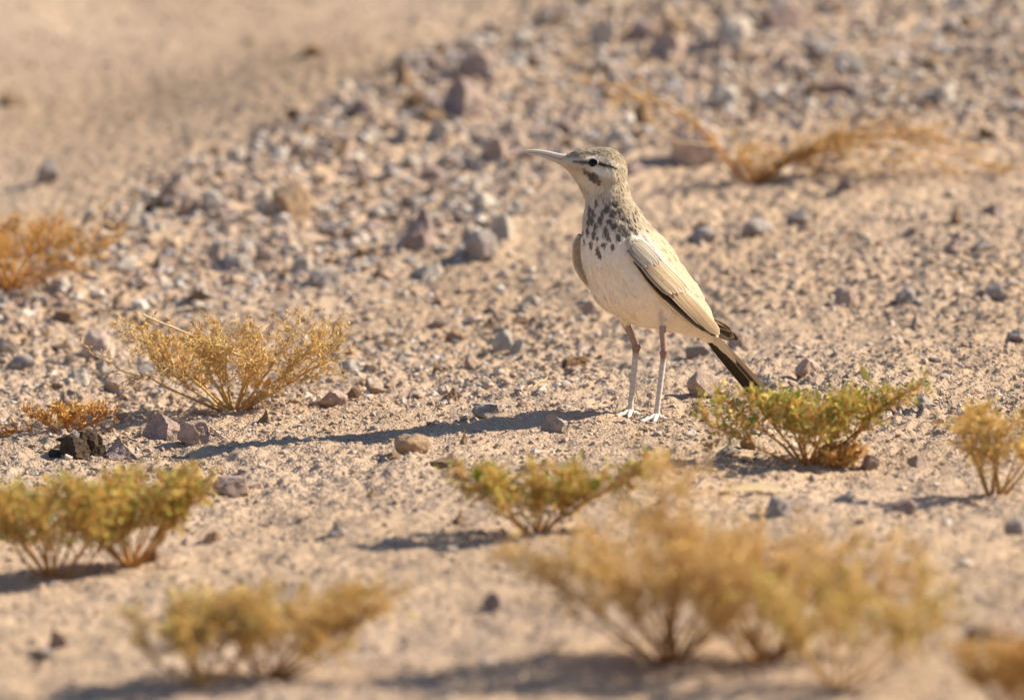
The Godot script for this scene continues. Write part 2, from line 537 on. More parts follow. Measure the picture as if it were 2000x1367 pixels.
func build_stones() -> void:
	for i in 14:
		rocks.append(rock_mesh(3, 100 + i, 9 + i % 5, 1.0, false, 0.75 if i in [3, 5, 8, 11, 13] else (0.35 if i % 2 else 0.0)))
	for i in 5:
		rounds.append(rock_mesh(3, 300 + i, 5, 0.45))
	# [name, x, y of its foot, width, height, stuff, label, shape]
	var listed := [
		["cobble", 190, 702, 58, 58, "blush", "rounded pale pink cobble left of the sharp golden shrub", 100],
		["stone", 38, 724, 56, 30, "grey", "grey and white lumpy stone near the left edge, left of the pink cobble", 1],
		["stone", 8, 696, 40, 34, "grey", "blue-grey stone cut by the left edge of the photo", 2],
		["stone", 112, 690, 44, 20, "brown", "flat brown stone lying in the shadow of the pink cobble", 3],
		["stone", 148, 748, 48, 26, "white", "flat whitish stone in front of the pink cobble", 4],
		["stone", 203, 727, 24, 22, "white", "small white stone just below the pink cobble", 5],
		["stone", 228, 767, 48, 30, "pink", "pinkish lump between the pink cobble and the purple rock", 6],
		["stone", 283, 735, 40, 24, "grey", "grey stone under the left twigs of the golden shrub", 7],
		["stone", 130, 793, 40, 28, "pink", "pink stone behind the small orange sprout", 8],
		["stone", 318, 864, 80, 54, "purple", "purple-grey angular rock below the golden shrub, largest of three", 9],
		["stone", 378, 868, 60, 44, "pink", "pale hollowed rock right of the purple-grey rock", 10],
		["stone", 241, 900, 76, 42, "purple", "pyramid-shaped dull purple rock right of the dark crumbly clod", 11],
		["stone", 450, 968, 70, 30, "purple", "flat grey-purple slab right of the left green shrubs", 12],
		["stone", 514, 830, 30, 28, "brown", "small brown pyramid stone at the foot of the golden shrub", 13],
		["stone", 648, 793, 54, 30, "pink", "pink jagged stone right of the golden shrub's foot", 0],
		["stone", 690, 775, 30, 18, "brown", "brown stone touching the pink jagged stone from behind", 1],
		["stone", 729, 760, 36, 26, "white", "cream stone with a brown front right of the golden shrub", 3],
		["stone", 679, 732, 34, 30, "white", "white smooth stone at the right twig tips of the golden shrub", 101],
		["stone", 722, 735, 28, 16, "grey", "low grey stone right of the white smooth stone", 2],
		["stone", 784, 712, 28, 18, "grey", "small dark grey stone between golden shrub and the bird's legs", 5],
		["stone", 878, 788, 32, 26, "brown", "brown cone-shaped stone standing alone left of the bird's feet", 13],
		["stone", 856, 732, 22, 18, "brown", "small brown stone above the cone-shaped stone", 4],
		["stone", 918, 722, 24, 22, "pink", "small reddish stone left of the white pair", 6],
		["stone", 948, 818, 52, 24, "grey", "flat grey crusty slab left of the bird's feet", 12],
		["stone", 1084, 844, 54, 34, "grey", "grey tilted slab at the edge of the bird's shadow", 7],
		["stone", 905, 869, 16, 30, "sand", "thin sand-coloured shard standing upright in the bird's shadow", 8],
		["stone", 806, 888, 64, 34, "sand", "pale tan stone in front of the bird's shadow", 103],
		["stone", 862, 911, 60, 22, "brown", "low brown stone lying before the pale tan stone", 3],
		["stone", 772, 902, 32, 15, "brown", "small brown stone left of the pale tan stone", 1],
		["stone", 982, 693, 40, 40, "white", "tall white stone of the pair left of the bird's legs", 104],
		["stone", 1017, 693, 34, 28, "white", "low white stone of the pair left of the bird's legs", 2],
		["stone", 1124, 716, 56, 18, "brown", "flat brown flake left of the bird's far leg", 12],
		["stone", 963, 642, 40, 20, "brown", "brown ridge-shaped stone behind the white pair", 11],
		["stone", 1018, 640, 34, 14, "brown", "thin brown flake behind the low white stone", 7],
		["stone", 857, 641, 28, 20, "pink", "reddish stone left of the brown ridge-shaped stone", 9],
		["stone", 757, 680, 34, 18, "brown", "brown stone right of the golden shrub's topmost twigs", 5],
		["stone", 890, 674, 38, 22, "sand", "sandy clod-like stone between the two brown stones", 0],
		["stone", 1150, 620, 30, 26, "pink", "pink stone beside the bird's belly", 6],
		["stone", 1025, 612, 26, 16, "white", "small white-tipped stone left of the bird's breast", 4],
		["stone", 936, 510, 66, 48, "grey", "smooth blue-grey stone left of the bird's breast", 102],
		["stone", 981, 468, 54, 44, "white", "white stone with a brown side above the blue-grey stone", 10],
		["stone", 812, 490, 92, 78, "purple", "large dark purple wedge with a bright right side", 11],
		["stone", 950, 417, 54, 30, "white", "pale grey-white stone left of the bird's throat", 1],
		["stone", 1002, 425, 36, 22, "white", "bright white stone beside the pale grey-white stone", 3],
		["stone", 635, 562, 68, 32, "grey", "grey slab with a white top above the golden shrub", 12],
		["stone", 655, 484, 46, 24, "grey", "grey stone left of the dark purple wedge", 8],
		["stone", 681, 468, 38, 22, "brown", "rusty brown stone touching the grey stone from behind", 5],
		["stone", 735, 426, 34, 20, "white", "bright white pebble up left of the dark purple wedge", 101],
		["stone", 570, 424, 76, 56, "sand", "ochre and pink jagged rock in the middle of the stony bank", 6],
		["stone", 524, 420, 54, 28, "white", "blue-white stone left of the ochre rock", 2],
		["stone", 735, 545, 20, 28, "brown", "narrow dark brown stone above the golden shrub's right side", 13],
		["stone", 838, 540, 58, 26, "white", "white stone below the dark purple wedge", 4],
		["stone", 905, 232, 88, 74, "purple", "biggest purple boulder on the crest of the stony bank", 9],
		["cobble", 1364, 322, 96, 74, "blush", "big rounded pink cobble between the bird's head and the far shrub", 103],
		["stone", 862, 276, 54, 40, "white", "white stone below the biggest purple boulder", 7],
		["stone", 968, 318, 54, 46, "pink", "pink slanted rock left of the bird's bill", 10],
		["cobble", 414, 418, 42, 40, "white", "round white cobble in the left part of the bank", 102],
		["stone", 366, 420, 40, 44, "pink", "pale lilac stone beside the round white cobble", 0],
		["stone", 340, 386, 66, 46, "pink", "dark-sided pink rock at the left end of the crest", 11],
		["stone", 176, 438, 38, 28, "white", "bright white stone behind the left orange shrub", 104],
		["stone", 252, 446, 50, 42, "white", "cream wedge right of the left orange shrub", 13],
		["stone", 300, 411, 42, 28, "dark", "dark grey stone up right of the cream wedge", 3],
		["stone", 116, 573, 38, 28, "white", "white stone with a dark side below the left orange shrub", 101],
		["stone", 389, 590, 42, 22, "brown", "brown block above the golden shrub's long straight twig", 2],
		["stone", 388, 604, 36, 14, "white", "thin white stone just below the brown block", 1],
		["stone", 460, 532, 60, 32, "grey", "grey pointed stone up right of the brown block", 10],
		["stone", 415, 520, 46, 28, "pink", "pink stone left of the grey pointed stone", 4],
		["stone", 230, 605, 26, 26, "brown", "small upright brown stone above the pink cobble", 8],
		["stone", 128, 636, 48, 18, "brown", "flat rusty stone up left of the pink cobble", 12],
		["stone", 240, 528, 56, 24, "grey", "grey stone below the right tip of the left orange shrub", 5],
		["stone", 90, 358, 40, 44, "grey", "blurred lilac stone standing in the smooth sand at left", 9],
		["stone", 24, 208, 46, 28, "brown", "blurred brown stone near the upper left edge", 3],
		["stone", 608, 112, 42, 20, "brown", "dark blurred stone alone in the smooth upper sand", 0],
		["stone", 925, 152, 74, 52, "purple", "blurred purple stone above the biggest purple boulder", 6],
		["stone", 795, 172, 56, 58, "brown", "blurred brown rock at the left end of the upper crest", 13],
		["stone", 1480, 466, 60, 30, "grey", "dark grey stone right of the bird's neck", 102],
		["stone", 1560, 440, 48, 30, "grey", "grey stone up right of the dark grey stone", 9],
		["stone", 1372, 480, 60, 28, "grey", "bluish stone just right of the bird's back", 1],
		["stone", 1655, 600, 44, 36, "pink", "pink stone of the three lined up right of the bird", 10],
		["stone", 1770, 596, 40, 32, "grey", "grey stone of the three lined up right of the bird", 104],
		["stone", 1945, 585, 36, 26, "grey", "rightmost of the three stones lined up right of the bird", 2],
		["stone", 1878, 495, 56, 36, "pink", "pink wedge in the litter at the right", 11],
		["stone", 1920, 492, 46, 26, "grey", "speckled grey stone touching the pink wedge", 5],
		["stone", 1868, 437, 28, 36, "brown", "dark rust-brown upright stone at the right", 8],
		["stone", 1945, 422, 42, 24, "purple", "small purple stone up right of the rust-brown stone", 4],
		["stone", 1652, 377, 40, 24, "purple", "purple stone below the far orange shrub", 7],
		["stone", 1376, 773, 64, 44, "pink", "pink rough rock behind the bird's near leg and tail", 6],
		["stone", 1493, 756, 30, 26, "white", "white block at the tip of the bird's tail", 3],
		["stone", 1574, 738, 50, 36, "pink", "pink stone behind the green-tipped shrub", 0],
		["stone", 1444, 686, 44, 34, "pink", "reddish stone under the far wing tip", 10],
		["stone", 1364, 697, 42, 18, "grey", "flat grey stone behind the bird's rump", 12],
		["stone", 1794, 641, 26, 26, "pink", "small upright pink stone right of the tail", 13],
		["stone", 1986, 668, 40, 26, "grey", "grey stone at the right edge, level with the tail", 9],
		["stone", 1740, 807, 36, 26, "brown", "brown peaked stone right of the green-tipped shrub", 11],
		["stone", 1810, 806, 40, 22, "grey", "low grey stone right of the brown peaked stone", 1],
		["stone", 1702, 915, 32, 28, "purple", "dark purple stone right of the curled dry weed", 2],
		["stone", 1795, 909, 40, 22, "pink", "brown-pink stone between the dark purple stone and the right shrub", 4],
		["stone", 1462, 876, 30, 22, "brown", "brown pebble left of the green-tipped shrub's foot", 102],
		["stone", 1424, 890, 44, 22, "grey", "grey low stone left of the brown pebble", 5],
		["stone", 1520, 1012, 52, 36, "grey", "blurred grey stone under the bleached leaf", 10],
		["stone", 1565, 996, 56, 22, "pink", "blurred pale stone right of the bleached leaf", 7],
		["stone", 1650, 985, 44, 28, "white", "blurred white stone right of the bleached leaf, farther one", 3],
		["stone", 1768, 1008, 50, 26, "purple", "blurred purple stone at the end of the right shrub's shadow", 6],
		["stone", 1985, 1045, 40, 34, "grey", "blurred grey stone at the right edge below the right shrub", 101],
		["stone", 1934, 1258, 84, 34, "brown", "blurred brown rock above the corner shrub", 103],
		["stone", 968, 1190, 46, 30, "purple", "blurred purple stone left of the big foreground shrub", 9],
		["stone", 662, 1046, 40, 22, "grey", "tilted grey stone in the open sand below the bird's shadow", 11],
		["stone", 728, 972, 28, 16, "brown", "small brown stone in the open sand, upper one", 5],
		["stone", 895, 1025, 32, 24, "brown", "dark leaning stone left of the centre shrub", 8],
		["stone", 110, 1270, 38, 38, "purple", "blurred purple stone at lower left, taller one", 2],
		["stone", 80, 1288, 42, 22, "grey", "blurred grey stone at lower left, lower one", 0],
		["stone", 410, 1062, 38, 18, "brown", "brown stone right of the left green shrubs", 4],
		["stone", 296, 1098, 40, 26, "brown", "dark brown stone at the foot of the left green shrubs", 13],
		["stone", 1526, 62, 84, 56, "purple", "blurred dark purple boulder at the top edge", 6],
		["stone", 1438, 92, 66, 54, "white", "blurred tall white stone below the top edge", 10],
		["stone", 1604, 116, 54, 32, "grey", "blurred blue-grey stone right of the tall white stone", 102],
		["stone", 1634, 186, 54, 22, "purple", "blurred flat purple stone above the far orange shrub", 12],
		["stone", 1416, 212, 56, 40, "white", "blurred pink-white stone left of the far orange shrub", 104],
		["stone", 1934, 273, 38, 24, "dark", "blurred dark stone right of the far orange shrub", 3],
		["stone", 1840, 200, 42, 32, "white", "blurred white stone above the far orange shrub's right arm", 101],
		["stone", 1180, 90, 60, 46, "white", "blurred white stone above the bird's head", 7],
		["stone", 1250, 80, 60, 34, "purple", "blurred purple stone right of the white stone above the head", 1],
		["stone", 1310, 110, 70, 50, "pink", "blurred pink boulder between the tall white stone and the bird's crown", 9],
		["stone", 1540, 135, 60, 24, "pink", "blurred pink slab left of the blue-grey stone", 4],
		["stone", 1240, 345, 46, 28, "purple", "purple stone just behind the bird's nape", 5],
	]
	for s in listed:
		stone(s[0], s[1], s[2], s[3], s[4], s[5], s[6], "", s[7])
	# the other stones of the bank that can still be told apart
	var bank := [Vector2(200, 425), Vector2(560, 240), Vector2(800, 120), Vector2(1000, 40), Vector2(1250, 6), Vector2(1990, 6), Vector2(1990, 225), Vector2(1450, 235), Vector2(1230, 300), Vector2(1060, 340), Vector2(980, 420), Vector2(880, 520), Vector2(640, 540), Vector2(300, 560), Vector2(30, 600), Vector2(20, 560)]
	var poly := PackedVector2Array(bank)
	var kinds := ["white", "grey", "pink", "grey", "purple", "white", "white", "brown", "sand", "white"]
	var word := {"white": "whitish", "grey": "grey", "pink": "pinkish", "purple": "dull purple", "brown": "rusty brown", "sand": "sand-coloured"}
	var marks := [[812, 455, "the large dark purple wedge"], [905, 195, "the biggest purple boulder"], [1364, 290, "the big rounded pink cobble"], [570, 390, "the ochre jagged rock"], [414, 400, "the round white cobble"], [340, 360, "the dark-sided pink rock"], [252, 425, "the cream wedge"], [936, 488, "the smooth blue-grey stone"], [862, 255, "the boulder's white neighbour"], [968, 290, "the pink slanted rock"], [795, 145, "the blurred brown crest rock"], [1438, 65, "the tall white stone"], [1526, 35, "the dark boulder at the top edge"], [1604, 100, "the blurred blue-grey stone"], [1634, 175, "the flat purple stone"], [1840, 185, "the far shrub's white stone"], [1310, 85, "the blurred pink boulder"], [1180, 65, "the white stone above the bird's head"], [655, 470, "the grey stone by the rusty one"], [635, 545, "the white-topped grey slab"], [460, 515, "the grey pointed stone"], [116, 560, "the two-toned white stone"], [1060, 300, "the bird's bill"], [735, 417, "the bright white pebble"], [389, 580, "the brown block"], [950, 402, "the pale grey-white stone"]]
	var told := {}
	var made := 0
	var spots: Array[Vector3] = []
	for s in listed:
		spots.append(Vector3(s[1], s[2], s[3]))
	var tries := 0
	while made < 172 and tries < 6000:
		tries += 1
		var q := Vector2(rng.randf_range(0, 2000), rng.randf_range(5, 620))
		if not Geometry2D.is_point_in_polygon(q, poly):
			continue
		if q.x > 1200 and rng.randf() < 0.45:
			continue
		var w := 20.0 + 26.0 * pow(rng.randf(), 1.8)
		var free := true
		for s in spots:
			if absf(s.x - q.x) < (s.z + w) * 0.46 and absf(s.y - q.y) < (s.z + w) * 0.30:
				free = false
				break
		if not free:
			continue
		spots.append(Vector3(q.x, q.y, w))
		var kind: String = kinds[rng.randi() % kinds.size()]
		var best: Array = marks[0]
		for m in marks:
			if q.distance_to(Vector2(m[0], m[1])) < q.distance_to(Vector2(best[0], best[1])):
				best = m
		var way := q - Vector2(best[0], best[1])
		var side: String = ["right of", "below and right of", "below", "below and left of", "left of", "above and left of", "above", "above and right of"][posmod(int(round(way.angle() / (PI / 4.0))), 8)]
		var big := "small" if w < 28.0 else ("middling" if w < 36.0 else "large")
		var label := "%s %s stone %s %s" % [big, word[kind], side, best[2]]
		var far_word := ["", ", second", ", third"]
		told[label] = told.get(label, -1) + 1
		if told[label] > 0 and told[label] < 3:
			label += far_word[told[label]]
		stone("stone", q.x, q.y, w, w * rng.randf_range(0.5, 0.85), kind, label, "loose stones of the bank", -1 if rng.randf() < 0.75 else 100 + rng.randi() % 5, rng.randf_range(-0.3, 0.3))
		made += 1

# ------------------------------------------------------------------ gravel
func ground_poly(pts: Array) -> PackedVector2Array:
	var out := PackedVector2Array()
	for p in pts:
		var g := at(p[0], p[1])
		out.append(Vector2(g.x, g.z))
	return out

func build_gravel() -> void:
	var root := Node3D.new()
	root.name = numbered("gravel")
	add_child(root)
	tag(root, "loose gravel and sand crumbs scattered over the sandy ground", "gravel", "", "stuff")
	var bank := ground_poly([[150, 450], [330, 335], [560, 240], [780, 115], [950, 50], [1250, -40], [2150, -40], [2150, 235], [1500, 235], [1230, 300], [1060, 330], [1000, 440], [900, 520], [650, 560], [300, 600], [-150, 690], [-150, 560]])
	var track := ground_poly([[-200, -60], [1250, -60], [950, 40], [780, 100], [560, 225], [330, 320], [150, 430], [-200, 560]])
	var strip := ground_poly([[1230, 330], [2150, 330], [2150, 410], [1300, 425], [1100, 430]])
	var litter := ground_poly([[1340, 440], [2150, 420], [2150, 620], [1400, 620]])
	var near_bank := ground_poly([[-150, 690], [300, 600], [650, 560], [900, 520], [1150, 560], [1200, 760], [700, 800], [-150, 850]])
	# [lowest size, highest size, how many tries, sand-coloured share]
	var classes := [[0.0062, 0.0120, 17000, 0.08], [0.0036, 0.0068, 52000, 0.42], [0.0019, 0.0038, 95000, 0.5], [0.0010, 0.0019, 60000, 0.8]]
	var palette := [Color(0.58, 0.52, 0.46), Color(0.44, 0.40, 0.38), Color(0.50, 0.39, 0.33), Color(0.34, 0.26, 0.24), Color(0.30, 0.20, 0.13), Color(0.66, 0.60, 0.53), Color(0.56, 0.47, 0.39)]
	var shapes: Array[ArrayMesh] = []
	for i in 6:
		shapes.append(rock_mesh(2 if i < 3 else 1, 500 + i, 10, 1.0, i >= 3, 0.5 if i % 3 == 1 else 0.0))
	var lists := []
	for i in 6:
		lists.append([[], []])
	for ci in classes.size():
		var cl: Array = classes[ci]
		for t in int(cl[2]):
			var x := rng.randf_range(-0.62, 0.48)
			var z := rng.randf_range(-1.85, 1.75)
			var q := Vector2(x, z)
			var w := 0.20 + 0.10 * noise_a.get_noise_2d(x * 7.0 + 20.0, z * 4.0)
			if Geometry2D.is_point_in_polygon(q, bank):
				w = [1.0, 0.95, 0.7, 0.5][ci]
			elif Geometry2D.is_point_in_polygon(q, track):
				w = [0.012, 0.04, 0.12, 0.25][ci]
			elif Geometry2D.is_point_in_polygon(q, strip):
				w = [0.02, 0.06, 0.2, 0.4][ci]
			elif Geometry2D.is_point_in_polygon(q, litter):
				w = [0.10, 0.45, 0.6, 0.7][ci]
			elif Geometry2D.is_point_in_polygon(q, near_bank):
				w = [0.14, 0.55, 0.85, 1.0][ci]
			else:
				w *= [0.14, 0.80, 2.2, 3.5][ci]
			if z > 0.1 and ci < 3:
				w *= lerpf(1.0, 0.45, smoothstep(0.1, 0.4, z))      # the near ground is packed and smoother
			if rng.randf() > w:
				continue
			var s := lerpf(cl[0], cl[1], pow(rng.randf(), 1.7))
			var b := Basis(Vector3(rng.randfn(), rng.randfn(), rng.randfn()).normalized(), rng.randf() * 0.6)
			b = Basis(Vector3.UP, rng.randf() * TAU) * b * Basis.from_scale(Vector3(s, s * rng.randf_range(0.5, 0.85), s * rng.randf_range(0.7, 1.0)))
			var k := rng.randi() % 3 + (0 if ci < 2 else 3)
			var col: Color
			if rng.randf() < cl[3]:
				col = sand_color(x, z)
				col = col * rng.randf_range(0.92, 1.08)
			else:
				col = palette[rng.randi() % palette.size()] * rng.randf_range(0.85, 1.12)
				if w < 0.5 or ci == 3: col = col.lerp(sand_color(x, z), 0.4)
			col.a = 1.0
			lists[k][0].append(Transform3D(b, Vector3(x, height(x, z) + s * 0.10, z)))
			lists[k][1].append(col)
	for i in 6:
		var mm := MultiMesh.new()
		mm.transform_format = MultiMesh.TRANSFORM_3D
		mm.use_colors = true
		mm.mesh = shapes[i]
		mm.instance_count = lists[i][0].size()
		for k in mm.instance_count:
			mm.set_instance_transform(k, lists[i][0][k])
			mm.set_instance_color(k, lists[i][1][k])
		var o := MultiMeshInstance3D.new()
		o.name = "pebbles" if i < 3 else "crumbs"
		o.multimesh = mm
		o.material_override = gravel_mat
		o.set_meta("kind", "stuff")
		root.add_child(o, true)

# ------------------------------------------------------------------ shrubs
const GOLD := Color(0.59, 0.38, 0.145)
const STRAW := Color(0.72, 0.55, 0.31)
const ORANGE := Color(0.62, 0.31, 0.09)
const RUST := Color(0.40, 0.16, 0.045)
const GREEN := Color(0.22, 0.27, 0.045)
const LIME := Color(0.60, 0.54, 0.16)
const YELLOW := Color(0.76, 0.56, 0.18)

func pick(from: Array) -> Color:
	var c: Color = from[rng.randi() % from.size()]
	var k := rng.randf_range(0.82, 1.15)
	return Color(c.r * k, c.g * k * rng.randf_range(0.95, 1.05), c.b * k)

func spray(twigs: Bag, leaves: Bag, start: Vector3, dir: Vector3, length: float, o: Dictionary, k: float) -> void:
	# a side twig with short twiglets, leaves and dry curls
	var pts := PackedVector3Array([start])
	var rad := PackedFloat32Array([o.twig * k])
	var d := dir
	var p := start
	var n := 5
	for i in n:
		d = (d + Vector3(rng.randfn(), rng.randfn() + 0.15, rng.randfn()) * 0.22).normalized()
		p += d * length / n
		pts.append(p)
		rad.append(o.twig * k * (1.0 - 0.6 * (i + 1) / n))
	twigs.tube(pts, rad, pick(o.wood), 4)
	for i in range(1, n + 1):
		var reps: int = o.bushy
		for b in reps:
			if rng.randf() > o.fill:
				continue
			var e := (d + Vector3(rng.randfn(), rng.randfn() + 0.35, rng.randfn()) * 0.75).normalized()
			var l: float = k * rng.randf_range(0.5, 1.3) * o.twiglet
			var end := pts[i] + e * l
			var bend := pts[i] + e * l * 0.5 + Vector3(rng.randfn(), rng.randfn(), rng.randfn()) * l * 0.10
			twigs.tube(PackedVector3Array([pts[i], bend, end]), PackedFloat32Array([o.twig * k * 0.55, o.twig * k * 0.45, o.twig * k * 0.34]), pick(o.wood), 3)
			if rng.randf() < o.leafy:
				var up := Vector3(rng.randfn(), rng.randfn() + 0.7, rng.randfn()).normalized()
				var ld := (e + Vector3(rng.randfn(), rng.randfn(), rng.randfn()) * 0.6).normalized()
				var c := pick(o.leaf)
				leaves.leaf(end, ld, up, k * o.size * rng.randf_range(0.65, 1.25), k * o.size * o.broad * rng.randf_range(0.7, 1.2), rng.randf_range(0.1, 0.6), c, c.lerp(pick(o.leaf), 0.5))
			for q in int(o.curls):
				var up2 := Vector3(rng.randfn(), rng.randfn(), rng.randfn()).normalized()
				var e2 := (e * 0.5 + Vector3(rng.randfn(), rng.randfn() + 0.2, rng.randfn())).normalized()
				leaves.blade(pts[i].lerp(end, rng.randf_range(0.3, 1.0)), e2, up2, k * o.size * rng.randf_range(0.5, 1.0), k * o.size * 0.17, rng.randf_range(-0.6, 0.6), pick(o.curl_colors))

func shrub(called: String, label: String, o: Dictionary) -> Node3D:
	rng.seed = o.seed
	var foot := at(o.x, o.y)
	var k := scale_at(foot)
	var root := Node3D.new()
	root.name = numbered(called)
	add_child(root)
	root.position = foot
	tag(root, label, "shrub", o.get("group", "dry shrublets on the sand"))
	var twigs := Bag.new()
	var leaves := Bag.new()
	var stems: int = o.stems
	var deep: float = (o.left + o.right) * 0.5 * o.get("deep", 0.8)
	var ends: Array[Vector3] = []
	for i in stems:
		var a := TAU * (i + rng.randf_range(-0.35, 0.35)) / stems
		var rr := sqrt(rng.randf_range(0.08, 1.0)) if i % 3 else rng.randf_range(0.8, 1.0)
		var sx: float = o.right if cos(a) > 0 else o.left
		ends.append(Vector3(cos(a) * sx * rr, o.top * rng.randf_range(0.72, 1.0) * (1.0 - o.get("droop", 0.06) * rr * rr), sin(a) * deep * rr) * k * 0.9)
	for e in o.get("extra", []):
		ends.append(Vector3(e[0], e[1], e[2]) * k)
	for i in ends.size():
		var e := ends[i]
		var length := e.length()
		var s := Bag.new()
		var pts := PackedVector3Array()
		var rad := PackedFloat32Array()
		var start := Vector3(rng.randf_range(-1, 1) * o.get("foot", 7.0), 0, rng.randf_range(-1, 1) * o.get("foot", 7.0)) * k
		start.y = soft_height(foot.x + start.x, foot.z + start.z) - foot.y - 0.003
		var n := 9
		var w := Vector3(rng.randfn(), rng.randfn(), rng.randfn()) * length * (0.05 if i < stems else 0.015)
		for j in n + 1:
			var t := float(j) / n
			var q := start.lerp(e, t) + w * sin(t * PI) + Vector3(0, length * (o.get("sag", -0.05) if i < stems else o.get("extra_sag", 0.0)) * sin(t * PI), 0)
			q += Vector3(rng.randfn(), rng.randfn(), rng.randfn()) * length * 0.012 * t
			pts.append(q)
			rad.append(k * o.wood_r * (1.0 - 0.68 * t) * (1.25 if j == 0 else 1.0))
		s.tube(pts, rad, pick(o.foot_wood), 6, pick(o.wood))
		put("stem", s.made(), stem_mat, root)
		var bare: bool = i >= stems and o.get("bare", false)
		for j in range(2, n + 1):
			var t := float(j) / n
			var along := (pts[j] - pts[j - 1]).normalized()
			if t < o.get("clear", 0.46):
				continue
			for b in (1 if bare else 3):
				if rng.randf() > o.get("branchy", 1.0):
					continue
				var d := (along * 0.8 + Vector3(rng.randfn(), rng.randfn() * 0.8 + 0.45, rng.randfn()) * 0.55).normalized()
				var l := length * rng.randf_range(0.20, 0.46) * (1.15 - 0.55 * t) * (0.5 if bare else 1.0)
				if (pts[j] + d * l).y > o.top * k * 0.96:
					d.y *= 0.1
					d = d.normalized()
				spray(twigs, leaves, pts[j], d, l, o, k)
	for e in o.get("stalks", []):
		# bare broken stalks: [x, y, z, x, y, z]
		var sb := Bag.new()
		var sp := PackedVector3Array()
		var sr := PackedFloat32Array()
		for j in 8:
			var t := j / 7.0
			sp.append((Vector3(e[0], e[1], e[2]).lerp(Vector3(e[3], e[4], e[5]), t) + Vector3(0, rng.randf_range(-1, 1), 0)) * k)
			sr.append(k * (2.6 - 0.9 * t) * (1.35 if j % 2 else 1.0))
		sb.tube(sp, sr, STRAW, 6, STRAW)
		put("stalk", sb.made(), stem_mat, root)
	var tw := put("twigs", twigs.made(), stem_mat, root)
	tw.set_meta("kind", "stuff")
	if leaves.v.size():
		var lv := put("leaves", leaves.made(), leaf_mat, root)
		lv.set_meta("kind", "stuff")
	for q in o.get("big", []):
		# single leaves large enough to pick out: [dx, dy, dz, length, width, colour]
		var lb := Bag.new()
		var c: Color = q[5]
		var dir := Vector3(rng.randf_range(-1, 1), rng.randf_range(0.1, 0.8), rng.randf_range(-0.3, 0.5)).normalized()
		lb.leaf(Vector3(q[0], q[1], q[2]) * k, dir, Vector3(rng.randfn() * 0.3, 0.4, 1).normalized(), q[3] * k, q[4] * k, 0.25, c, c * 1.08)
		put("leaf", lb.made(), leaf_mat, root)
	return root

